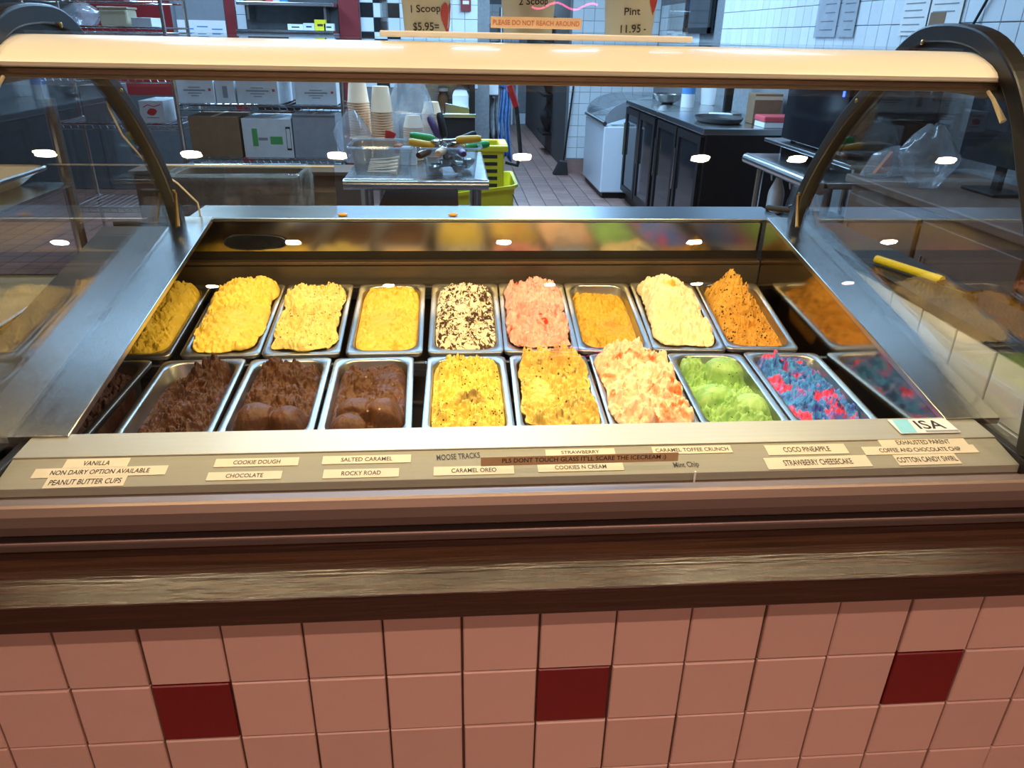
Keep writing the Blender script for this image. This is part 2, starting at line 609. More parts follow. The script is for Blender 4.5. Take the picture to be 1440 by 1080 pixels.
M['quarry_floor'] = floor_material()
floor = structure(MB().box(-4.0, 5.0, -3.4, 14.2, -0.10, -0.007).build('floor', 'quarry_floor'))
qt = [tile_mesh('quarry_tile', 0.154, 0.154, 0.0065, 0.0015, 'quarry')]
tiles(floor, (0.64, 4.64, 0.0), (1, 0, 0), (0, 1, 0), range(0, 10), range(0, 26), 0.16, qt)
structure(MB().box(-4.0, 5.0, -3.4, 14.2, 2.92, 3.0).build('ceiling', 'ceiling'))
structure(MB().box(-4.0, 5.0, -3.5, -3.4, 0, 2.92).build('wall_street', 'shop_wall'))
structure(MB().box(-4.1, -4.0, -3.5, 14.2, 0, 2.92).build('wall_left', 'shop_wall'))
structure(MB().box(5.0, 5.1, -3.5, 1.2, 0, 2.92).build('wall_shop_right', 'shop_wall'))
structure(MB().box(2.92, 5.1, 1.1, 1.2, 0, 2.92).build('wall_return', 'shop_wall'))
wr = structure(MB().box(2.907, 3.02, 1.2, 14.2, 0, 2.92).build('wall_right', 'grout_grey'))
tiles(wr, (2.90, 6.2, 1.20), (0, -1, 0), (0, 0, 1), range(0, 36), range(1, 7), PK, WHITE)
tiles(wr, (2.90, 8.33, 1.20), (0, -1, 0), (0, 0, 1), range(0, 12), range(0, 5), PK, WHITE)

BW = 7.2
wb = structure(MB().box(-4.0, 0.92, BW + 0.007, BW + 0.12, 0, 2.92).build('wall_back', 'grout_grey'))


def bx(u, y=BW):
    return float(at(u, 30, 1, y)[0])


x_check = bx(507)
tiles(wb, (x_check, BW, 1.00), (1, 0, 0), (0, 0, 1), range(0, int((0.92 - x_check) / PK)), range(0, 9), PK, WHITE, pick=lambda i, j: 1 if (i < 3 and (i + j) % 2) else 0)
x_trim = bx(333)
tiles(wb, (x_trim, BW, 1.25), (1, 0, 0), (0, 0, 1), range(0, 1), range(0, 7), PK, WHITE)
structure(MB().box(bx(318), bx(333), BW - 0.03, BW + 0.01, 0.0, 2.9).build('trim_1', 'red_wall'))
structure(MB().box(bx(478), bx(506), BW - 0.05, BW + 0.01, 0.0, 2.9).build('trim_2', 'red_wall'))
structure(MB().box(bx(110), bx(243), BW - 0.01, BW + 0.008, 0.9, 2.9).build('wall_red_panel', 'red_wall'))
structure(MB().box(bx(243), bx(318), BW - 0.01, BW + 0.008, 0.9, 2.9).build('wall_grey_panel', 'grey_wall'))
structure(MB().box(bx(347), bx(477), BW - 0.02, BW + 0.008, 0.9, 2.9).build('wall_niche_panel', 'dark_wall'))
structure(MB().box(-4.0, bx(112), BW - 0.01, BW + 0.008, 0.0, 2.9).build('wall_dark_panel', 'dark_wall'))
structure(MB().box(bx(110), bx(506), BW - 0.02, BW + 0.008, 0.0, 0.9).build('wall_lower_panel', 'dark_wall'))
# passage: short tiled wall end, side wall, far wall with grey doors
px0 = float(at(797, 200, 1, 8.4)[0])
wp = structure(MB().box(px0, 2.907, 8.407, 8.6, 0, 2.92).build('wall_pillar', 'grout_grey'))
tiles(wp, (px0, 8.40, 0.16), (1, 0, 0), (0, 0, 1), range(0, 8), range(0, 15), PK, WHITE)
structure(MB().box(px0 - 0.03, 2.9, 8.37, 8.42, 0, 0.15).build('baseboard_pillar', 'quarry'))
structure(MB().box(px0, px0 + 0.05, 8.6, 14.1, 0, 2.92).build('wall_passage_right', 'dark_wall'))
structure(MB().box(0.86, 0.92, BW + 0.12, 14.1, 0, 2.92).build('wall_passage_left', 'dark_wall'))
wf = structure(MB().box(0.5, 3.0, 13.9, 14.1, 0, 2.92).build('wall_far', 'grey_wall'))
tiles(wf, (0.9, 13.89, 1.25), (1, 0, 0), (0, 0, 1), range(0, 10), range(0, 6), PK, WHITE)
dfar = structure(MB().box(1.72, 2.16, 13.84, 13.9, 0, 2.1).build('door_1', 'freezer'))
bw(MB().box(1.76, 2.12, 13.825, 13.84, 0.2, 2.0), 'door_panel', 'grey_wall', dfar)
bw(MB().tube([(1.78, 13.80, 0.9), (1.78, 13.80, 1.15)], 0.012), 'door_handle', 'chrome', dfar)
for x in (1.58, 1.64):
    structure(MB().tube([(x, 13.7, 0), (x, 13.7, 2.9)], 0.02).build('trim_pipe', 'white_pl'))

# tiled front wall of the counter
P0 = 0.11
wc = structure(MB().box(-1.32, 2.42, 0.006, 0.12, 0, 0.776).build('wall_counter', 'grout_dark'))
FT = [tile_mesh('pink_tile', 0.1068, 0.1068, 0.008, 0.0016, 'tile_pink'), tile_mesh('red_tile', 0.1068, 0.1068, 0.008, 0.0016, 'tile_red')]
tiles(wc, (-1.32, 0.0, -0.02), (1, 0, 0), (0, 0, 1), range(0, 34), range(0, 7), P0, FT, pick=lambda i, j: 1 if (j == 5 and (i - 12) % 5 == 1) or (j == 2 and (i - 12) % 5 == 4) else 0)

# ------------------------------------------------------------------ wooden ledge
ledge = MB().prism_x([(-0.032, 0.774), (-0.032, 0.8145), (-0.030, 0.8165), (-0.006, 0.8275), (0.006, 0.8315), (0.020, 0.8335), (0.056, 0.834), (0.11, 0.834), (0.11, 0.776)], -1.32, 2.42).build('counter_ledge', 'wood', bev=0.002)
tag(ledge, 'dark glossy wooden ledge running above the pink tiles', 'ledge')

# ------------------------------------------------------------------ display case
CX0, CX1 = -0.29, 1.455
LX0, LX1 = -0.118, 1.435          # outer edges of the side ledges
GX0, GX1 = -0.108, 1.405          # end glass planes
IN0, IN1 = -0.030, 1.340          # inner edges of the side ledges
case = thing('display_case', 'steel and aluminium ice cream display case with curved glass front', 'display case', (0.65, 0.60, 0.0))
bw(MB().box(CX0, CX1, 0.121, 1.20, 0.0, 0.72), 'body', 'dark_wall', case)
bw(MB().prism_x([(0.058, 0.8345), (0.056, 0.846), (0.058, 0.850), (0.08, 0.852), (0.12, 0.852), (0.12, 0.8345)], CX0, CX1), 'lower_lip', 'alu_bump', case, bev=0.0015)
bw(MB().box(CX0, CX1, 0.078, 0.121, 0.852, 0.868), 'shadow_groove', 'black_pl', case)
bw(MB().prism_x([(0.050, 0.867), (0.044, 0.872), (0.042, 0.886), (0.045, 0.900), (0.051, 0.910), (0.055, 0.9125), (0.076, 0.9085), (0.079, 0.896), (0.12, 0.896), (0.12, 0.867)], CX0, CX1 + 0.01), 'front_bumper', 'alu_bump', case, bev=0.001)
bw(MB().prism_x([(0.0985, 0.897), (0.0995, 0.9095), (0.160, 0.9213), (0.160, 0.897)], -0.085, 1.392), 'label_strip', 'strip', case, bev=0.0006)
bw(MB().prism_x([(0.1605, 0.80), (0.1605, 0.9235), (0.222, 0.9265), (0.227, 0.924), (0.230, 0.80)], -0.085, 1.392), 'front_panel', 'alu', case, bev=0.0008)
for x0, x1 in ((-0.102, -0.0855), (1.3925, 1.409)):
    bw(MB().box(x0, x1, 0.085, 0.235, 0.86, 0.921), 'strip_end', 'black_pl', case, bev=0.003)


def ledge_z(y):
    return 0.93 + (y - 0.215) * (0.13 / 0.725)


for xi, xo in ((IN0, LX0), (IN1, LX1)):
    a, b = min(xi, xo), max(xi, xo)
    prof = [(0.212, ledge_z(0.212)), (1.03, ledge_z(1.03)), (1.03, ledge_z(1.03) - 0.012), (0.212, ledge_z(0.212) - 0.012)]
    bw(MB().prism_x(prof, a, b), 'side_ledge', 'steel', case, bev=0.0015)
bw(MB().prism_x([(0.231, ledge_z(0.231) - 0.024), (1.03, ledge_z(1.03) - 0.024), (1.03, ledge_z(1.03) - 0.030), (0.231, ledge_z(0.231) - 0.030)], CX0, LX0 + 0.004), 'shoulder', 'dark_wall', case)
bw(MB().prism_x([(0.231, 0.721), (0.231, ledge_z(0.231) - 0.031), (1.03, ledge_z(1.03) - 0.031), (1.03, 0.721)], CX0, CX0 + 0.004), 'side_panel', 'dark_wall', case)
bw(MB().prism_x([(0.231, ledge_z(0.231) - 0.0235), (0.231, ledge_z(0.231) - 0.0125), (1.03, ledge_z(1.03) - 0.0125), (1.03, ledge_z(1.03) - 0.0235)], LX0, LX0 + 0.004), 'ledge_skirt', 'steel', case)
# well: floor, right inner wall, left wall under the overhang, rear wall
bw(MB().box(CX0 + 0.005, CX1 - 0.005, 0.231, 1.05, 0.725, 0.735), 'well_floor', 'well', case)
bw(MB().prism_x([(0.231, 0.735), (0.231, ledge_z(0.231) - 0.013), (1.03, ledge_z(1.03) - 0.013), (1.03, 0.735)], IN1 + 0.002, IN1 + 0.012), 'inner_wall', 'mirror', case)
bw(MB().prism_x([(0.231, 0.735), (0.231, 0.884), (1.03, 0.884), (1.03, 0.735)], CX0 + 0.005, CX0 + 0.014), 'inner_wall', 'mirror', case)
RX0, RX1 = CX0 + 0.016, IN1
bw(MB().prism_x([(1.028, 0.735), (1.028, 0.952), (1.048, 0.954), (1.055, 0.735)], RX0, RX1), 'rear_wall', 'dark_steel', case)
bw(MB().prism_x([(1.030, 0.9545), (1.030, 0.962), (1.054, 0.963), (1.054, 0.9545)], RX0, RX1), 'rear_step', 'bronze', case, bev=0.001)
bw(MB().box(RX0, RX1, 1.052, 1.06, 0.963, 0.985), 'rear_slot', 'black_pl', case)
bw(MB().prism_x([(1.051, 0.985), (1.049, 1.058), (1.056, 1.058), (1.058, 0.985)], RX0, RX1), 'rear_mirror_panel', 'mirror', case)
bw(MB().box(-0.10, GX1 - 0.01, 1.049, 1.20, 1.059, 1.068), 'rear_shelf', 'shelf_steel', case, bev=0.002)
bw(MB().box(-0.10, GX1 - 0.01, 1.062, 1.20, 0.735, 1.0585), 'rear_panel', 'steel_x', case)
for (y, z) in ((0.285, 0.846), (0.652, 0.851), (1.012, 0.903)):
    bw(MB().box(RX0, RX1, y - 0.006, y + 0.006, z - 0.03, z), 'pan_rail', 'steel_x', case)
red_line = bw(MB().box(1.315, 1.318, 0.30, 0.95, 0.7352, 0.737), 'red_seal_line', 'red', case)

# dark oval with a chrome rim on the rear panel
oa, ob = at(315, 341, 1, 1.046), at(403, 341, 1, 1.046)
oh = float(at(359, 331, 1, 1.046)[2] - at(359, 351, 1, 1.046)[2]) / 2
ow, oc = float(ob[0] - oa[0]) / 2, (oa + ob) / 2
ring = [(float(oc[0]) + ow * np.sign(math.cos(q)) * abs(math.cos(q)) ** 0.6, 1.0505, float(oc[2]) + oh * np.sign(math.sin(q)) * abs(math.sin(q)) ** 0.8) for q in np.linspace(0, 2 * math.pi, 32, endpoint=False)]
oval_o = bw(MB().prism(ring, (0, -0.005, 0)), 'dark_oval', 'screen', case)
bw(MB().tube([(x, 1.0455, z) for x, y, z in ring] + [(ring[0][0], 1.0455, ring[0][2])], 0.0015, 6, cap=False), 'oval_rim', 'chrome', oval_o)

# arched end frames
ARCH = [(0.098, 0.925), (0.118, 1.02), (0.155, 1.12), (0.212, 1.225), (0.270, 1.315), (0.318, 1.39), (0.372, 1.445), (0.45, 1.487), (0.55, 1.499), (0.64, 1.485), (0.735, 1.415), (0.84, 1.33), (0.93, 1.225), (0.985, 1.13), (1.005, 1.068)]


def smooth_path(p, n=5):
    out = []
    for i in range(len(p) - 1):
        a, b, c, d = p[max(i - 1, 0)], p[i], p[i + 1], p[min(i + 2, len(p) - 1)]
        for k in range(n):
            t = k / n
            out.append(tuple(0.5 * ((2 * b[q]) + (c[q] - a[q]) * t + (2 * a[q] - 5 * b[q] + 4 * c[q] - d[q]) * t * t + (3 * b[q] - a[q] - 3 * c[q] + d[q]) * t ** 3) for q in (0, 1)))
    out.append(tuple(p[-1]))
    return out


AP = smooth_path(ARCH)
for gx in (GX0, GX1):
    fr = bw(MB().sweep_rect(AP, 0.034, 0.030, gx), 'arch_frame', 'black_pl', case, bev=0.004)
    top = [q for q in AP if q[1] > 1.40]
    bw(MB().prism([(gx - 0.008, y, z) for y, z in top], (0.016, 0, 0)), 'arch_top_plate', 'black_pl', case)
    inner = [(y, max(z, ledge_z(y) + 0.001)) for y, z in AP if 0.10 < y < 1.0]
    low = [(1.0, ledge_z(1.0)), (0.215, ledge_z(0.215) + 0.0005), (0.12, 0.925)]
    bw(MB().prism([(gx - 0.003, y, z) for y, z in inner + low], (0.006, 0, 0)), 'end_glass', 'end_glass', case)
    for (y, z) in ((0.60, 1.475), (0.77, 1.388), (0.985, 1.12)):
        s = 1 if gx < 0.5 else -1
        bw(MB().lathe([(0.0045, 0), (0.0045, 0.002), (0.002, 0.003)], 10, (0, 0, 0)), 'screw', 'brass', case)
        o = COL.objects[-1]
# place the screws on the inner faces
scr = [o for o in case.children if o.name.startswith('screw')]
k = 0
for gx in (GX0, GX1):
    s = 1 if gx < 0.5 else -1
    for (y, z) in ((0.60, 1.484), (0.79, 1.372), (0.975, 1.145)):
        scr[k].location = Vector((gx + s * 0.017, y, z)) - wl(case)
        scr[k].rotation_euler = (0, s * math.pi / 2, 0)
        k += 1
# slim brass stays at the foot of the rear legs
for gx, s in ((GX0, 1), (GX1, -1)):
    bw(MB().tube([(gx + s * 0.02, 0.975, 1.142), (gx + s * 0.028, 0.93, 1.075)], [0.003, 0.005], 6), 'stay', 'brass', case)

# curved front glass
BZ = [np.array(q) for q in ((0.088, 0.899), (0.10, 1.18), (0.235, 1.36), (0.398, 1.432))]


def glass_pt(t):
    return (1 - t) ** 3 * BZ[0] + 3 * (1 - t) ** 2 * t * BZ[1] + 3 * (1 - t) * t * t * BZ[2] + t ** 3 * BZ[3]


def glass_tan(t):
    d = 3 * (1 - t) ** 2 * (BZ[1] - BZ[0]) + 6 * (1 - t) * t * (BZ[2] - BZ[1]) + 3 * t * t * (BZ[3] - BZ[2])
    return d / np.linalg.norm(d)


gl_o, gl_i = [], []
for k in range(41):
    t = k / 41
    q, d = glass_pt(t), glass_tan(t)
    n = np.array([-d[1], d[0]])
    gl_o.append(tuple(q))
    gl_i.append(tuple(q - n * 0.006))
gprof = gl_o + gl_i[::-1]
bw(MB().prism_x(gprof, GX0 - 0.015, GX1 + 0.015), 'front_glass', 'glass', case, smooth=True)
bw(MB().box(0.8895, 0.8915, 0.0925, 0.0955, 0.897, 0.915), 'glass_joint', 'white_pl', case)

# canopy beam with the lamp tube
bw(MB().prism_x([(0.382, 1.429), (0.377, 1.431), (0.376, 1.436), (0.382, 1.443), (0.398, 1.4525), (0.420, 1.461), (0.445, 1.4675), (0.470, 1.4705), (0.585, 1.4705), (0.585, 1.430), (0.580, 1.430), (0.580, 1.4655), (0.47, 1.4655), (0.442, 1.461), (0.415, 1.452), (0.395, 1.443), (0.388, 1.429)], CX0 - 0.02, GX1 + 0.02), 'canopy_beam', 'cream', case, smooth=True)
bw(MB().prism_x([(0.384, 1.4145), (0.381, 1.420), (0.383, 1.4288), (0.400, 1.4288), (0.400, 1.4145)], CX0, GX1 + 0.01), 'canopy_trim', 'bronze', case, bev=0.001)
bw(MB().tube([(-0.02, 0.50, 1.448), (1.32, 0.50, 1.448)], 0.012, 12), 'lamp_tube', 'tube_on', case, smooth=True)
bw(MB().box(-0.06, 1.36, 0.47, 0.53, 1.461, 1.465), 'lamp_holder', 'white_pl', case)
bw(MB().box(GX0 + 0.02, GX1 - 0.02, 0.475, 0.96, 1.4708, 1.4758), 'top_glass', 'acrylic', case)
for gx, s in ((GX0, 1), (GX1, -1)):
    bw(MB().tube([(gx + s * 0.025, 0.395, 1.425), (gx + s * 0.02, 0.37, 1.405), (gx + s * 0.012, 0.345, 1.375)], [0.0025, 0.003, 0.005], 8), 'glass_stay', 'cream_tub', case, smooth=True)

# ------------------------------------------------------------------ pans and ice cream
PW, PL, PD = 0.163, 0.335, 0.115


def rrect(a, b, r, n=10):
    pts = []
    for cx, cy, a0 in ((a - r, b - r, 0), (-a + r, b - r, 90), (-a + r, -b + r, 180), (a - r, -b + r, 270)):
        for k in range(n):
            an = math.radians(a0 + 90 * k / (n - 1))
            pts.append((cx + r * math.cos(an), cy + r * math.sin(an)))
    return pts


def pan_mesh():
    rings = [(PW / 2 - 0.001, PL / 2 - 0.001, 0.012, -0.010), (PW / 2, PL / 2, 0.013, -0.001), (PW / 2 - 0.001, PL / 2 - 0.001, 0.0135, 0.0),
             (PW / 2 - 0.0115, PL / 2 - 0.013, 0.036, 0.0), (PW / 2 - 0.0135, PL / 2 - 0.015, 0.036, -0.003),
             (PW / 2 - 0.019, PL / 2 - 0.022, 0.034, -PD + 0.012), (PW / 2 - 0.028, PL / 2 - 0.030, 0.030, -PD)]
    vs, fs = [], []
    n = None
    for a, b, r, z in rings:
        p = rrect(a, b, r)
        n = len(p)
        vs += [(x, y, z) for x, y in p]
    for i in range(len(rings) - 1):
        for k in range(n):
            k2 = (k + 1) % n
            fs.append((i * n + k, i * n + k2, (i + 1) * n + k2, (i + 1) * n + k))
    fs.append(tuple((len(rings) - 1) * n + k for k in range(n)))
    me = MB().add(vs, fs).mesh('pan', 'steel_pan', smooth=True)
    return me


PAN_ME = pan_mesh()


def ice_mat(name, stops, scale=30, dist=1.0, detail=6, rough=0.5, bump=0.35, bscale=220, specks=None, swirl=None, patch=None):
    m, nt, b = nodes_of(name)
    L = nt.links.new
    tc = nt.nodes.new('ShaderNodeTexCoord')
    vec = tc.outputs['Object']
    no = N(nt, 'ShaderNodeTexNoise', Scale=scale, Detail=detail, Roughness=0.62, Distortion=dist)
    L(vec, no.inputs['Vector'])
    col = ramp(nt, no.outputs[0], stops)

    def mixin(col, fac, c2):
        mx = nt.nodes.new('ShaderNodeMix')
        mx.data_type = 'RGBA'
        L(fac, mx.inputs[0])
        L(col, mx.inputs[6])
        mx.inputs[7].default_value = (*c2, 1)
        return mx.outputs[2]

    if swirl:
        for (c2, sc, ds, lo, hi) in swirl:
            n2 = N(nt, 'ShaderNodeTexNoise', Scale=sc, Detail=3.0, Distortion=ds)
            L(vec, n2.inputs['Vector'])
            f = ramp(nt, n2.outputs[0], [(lo, (0, 0, 0)), (hi, (1, 1, 1))])
            col = mixin(col, f, c2)
    if patch:
        for (c2, px, py, r) in patch:
            mp = nt.nodes.new('ShaderNodeVectorMath')
            mp.operation = 'DISTANCE'
            mp.inputs[1].default_value = (px, py, 0)
            sep = nt.nodes.new('ShaderNodeSeparateXYZ')
            cmb = nt.nodes.new('ShaderNodeCombineXYZ')
            L(vec, sep.inputs[0])
            L(sep.outputs[0], cmb.inputs[0])
            L(sep.outputs[1], cmb.inputs[1])
            L(cmb.outputs[0], mp.inputs[0])
            n3 = N(nt, 'ShaderNodeTexNoise', Scale=55.0, Detail=4.0)
            L(vec, n3.inputs['Vector'])
            ma = N(nt, 'ShaderNodeMath', operation='MULTIPLY_ADD')
            ma.inputs[1].default_value = r * 1.6
            L(n3.outputs[0], ma.inputs[0])
            L(mp.outputs['Value'], ma.inputs[2])
            f = ramp(nt, ma.outputs[0], [(min(0.98, r * 1.1), (1, 1, 1)), (min(0.99, r * 1.9), (0, 0, 0))])
            col = mixin(col, f, c2)
    if specks:
        for (c2, sc, thr, amt) in specks:
            vo = N(nt, 'ShaderNodeTexVoronoi', Scale=sc)
            L(vec, vo.inputs['Vector'])
            n4 = N(nt, 'ShaderNodeTexNoise', Scale=sc * 0.35, Detail=2.0)
            L(vec, n4.inputs['Vector'])
            f1 = ramp(nt, vo.outputs['Distance'], [(thr * 0.7, (1, 1, 1)), (thr, (0, 0, 0))])
            f2 = ramp(nt, n4.outputs[0], [(1 - amt - 0.04, (0, 0, 0)), (1 - amt + 0.04, (1, 1, 1))])
            mu = N(nt, 'ShaderNodeMath', operation='MULTIPLY')
            L(f1, mu.inputs[0])
            L(f2, mu.inputs[1])
            col = mixin(col, mu.outputs[0], c2)
    L(col, b.inputs['Base Color'])
    b.inputs['Roughness'].default_value = rough
    b.inputs['Specular IOR Level'].default_value = 0.28
    nb = N(nt, 'ShaderNodeTexNoise', Scale=bscale, Detail=6.0, Roughness=0.65)
    L(vec, nb.inputs['Vector'])
    bp = N(nt, 'ShaderNodeBump', Strength=bump, Distance=0.007)
    L(nb.outputs[0], bp.inputs['Height'])
    L(bp.outputs[0], b.inputs['Normal'])
    return m


def ice_mesh(name, seed, level=-0.012, mounds=(), lump=0.012, lf=30, crag=0.0, cf=85, fine=0.0014, crease=0.0050, scoops=(), smoothz=(), edge=0.012, over=0.0, jag=0.003, nx=96, ny=170):
    """heaped surface over the pan opening; mounds (x, y, height, rx, ry) and smooth scoops (x, y, radius, height) in metres from the pan centre"""
    s, t = np.meshgrid(np.linspace(-1, 1, nx), np.linspace(-1, 1, ny))
    a, b = (PW / 2 - 0.0145) * (1 + over), (PL / 2 - 0.0165) * (1 + over * 0.45)
    X = a * s * np.sqrt(1 - 0.30 * t ** 2 * np.abs(t) ** 6)
    Y = b * t * np.sqrt(1 - 0.13 * s ** 2 * np.abs(s) ** 3)
    ed = np.minimum(1 - np.abs(s), (1 - np.abs(t)) * b / a)       # 0 at the border
    rim = 1 - np.exp(-ed * (7 if over <= 0 else 16))
    Z = np.full(X.shape, level)
    wx = X + 0.010 * fbm(X * 40, Y * 40, seed + 50)
    wy = Y + 0.010 * fbm(X * 40, Y * 40, seed + 60)
    for (mx, my, h, rx, ry) in mounds:
        Z = Z + h * np.exp(-(((wx - mx) / rx) ** 2 + ((wy - my) / ry) ** 2))
    calm = np.ones(X.shape)
    for (mx, my, rx, ry) in smoothz:
        calm = calm * (1 - 0.85 * np.exp(-(((wx - mx) / rx) ** 2 + ((wy - my) / ry) ** 2) ** 1.5))
    n1 = fbm(X * lf, Y * lf, seed, 4, 0.5)
    bil = np.abs(fbm(X * lf * 1.6 + 3, Y * lf * 1.6, seed + 9, 3)) * 2 - 0.5
    Z = Z + calm * (lump * 1.5 * n1 - lump * 0.7 * bil)
    if crag:
        d1, d2, idv = cells(X * cf + 1.2 * n1, Y * cf + 1.2 * fbm(X * 60, Y * 60, seed + 3), seed + 21)
        mk = np.clip((d2 - d1) / 0.42, 0, 1)
        mk = mk * mk * (3 - 2 * mk)
        Z = Z + calm * crag * ((idv - 0.4) * 1.5 * mk + 0.7 * mk - 0.5)
    rdg = 1 - np.abs(fbm(X * 62 + 5, Y * 62, seed + 41, 3))
    Z = Z - calm * crease * np.clip((rdg - 0.72) / 0.28, 0, 1) ** 1.5
    rdg = 1 - np.abs(fbm(X * 30 + 9, Y * 30, seed + 43, 4))
    Z = Z - calm * crease * 1.4 * np.clip((rdg - 0.78) / 0.22, 0, 1) ** 1.3
    Z = Z + fine * fbm(X * 260, Y * 260, seed + 31, 3) * (0.4 + 0.6 * calm)
    for (mx, my, r, h) in scoops:
        rr = ((X - mx) / r) ** 2 + ((Y - my) / (r * 0.85)) ** 2
        dome = level + h + 0.006 + r * 0.62 * np.sqrt(np.clip(1 - rr, 0, 1)) - r * 0.30 + 0.0012 * fbm(X * 150, Y * 60, seed + 4)
        wgt = np.clip((1 - rr) * 5, 0, 1)
        Z = np.where(dome > Z, Z + (dome - Z) * wgt, Z + (dome - Z) * wgt * 0.8)
    low = min(level - edge, -0.003) if over <= 0 else 0.002
    Z = low + (Z - low) * rim
    dx = jag * fbm(X * 70, Y * 70, seed + 11, 3) * np.clip(ed * 5, 0, 1)
    dy = jag * fbm(X * 70, Y * 70, seed + 12, 3) * np.clip(ed * 5, 0, 1)
    if over > 0:
        bl = np.clip(fbm(X * 28, Y * 28, seed + 13, 3) * 0.010, -0.006, 0.010) * np.clip(1 - ed * 3, 0, 1)
        X = X + bl * s
        Y = Y + bl * t
    co = np.stack([X + dx, Y + dy, Z], -1).reshape(-1, 3)
    idx = np.arange(nx * ny).reshape(ny, nx)
    q = np.stack([idx[:-1, :-1], idx[:-1, 1:], idx[1:, 1:], idx[1:, :-1]], -1).reshape(-1, 4)
    loop = np.concatenate([idx[0, :-1], idx[:-1, -1], idx[-1, :0:-1], idx[:0:-1, 0]])
    sk = co[loop].copy()
    sk[:, 2] = min(low, 0) - (0.03 if over <= 0 else 0.0)
    if over <= 0:
        sk[:, :2] *= 0.975
    if over > 0:
        sk[:, :2] *= 0.93
        sk[:, 2] = 0.0008
    k0 = len(co)
    co = np.vstack([co, sk])
    m = len(loop)
    j = np.arange(m)
    q2 = np.stack([loop, loop[(j + 1) % m], k0 + (j + 1) % m, k0 + j], -1)[:, ::-1]
    q = np.vstack([q, q2])
    me = bpy.data.meshes.new(name)
    me.vertices.add(len(co))
    me.vertices.foreach_set('co', co.ravel())
    me.loops.add(q.size)
    me.loops.foreach_set('vertex_index', q.ravel().astype(np.int32))
    me.polygons.add(len(q))
    me.polygons.foreach_set('loop_start', np.arange(0, q.size, 4, dtype=np.int32))
    me.update(calc_edges=True)
    me.validate()
    me.polygons.foreach_set('use_smooth', [True] * len(me.polygons))
    return me


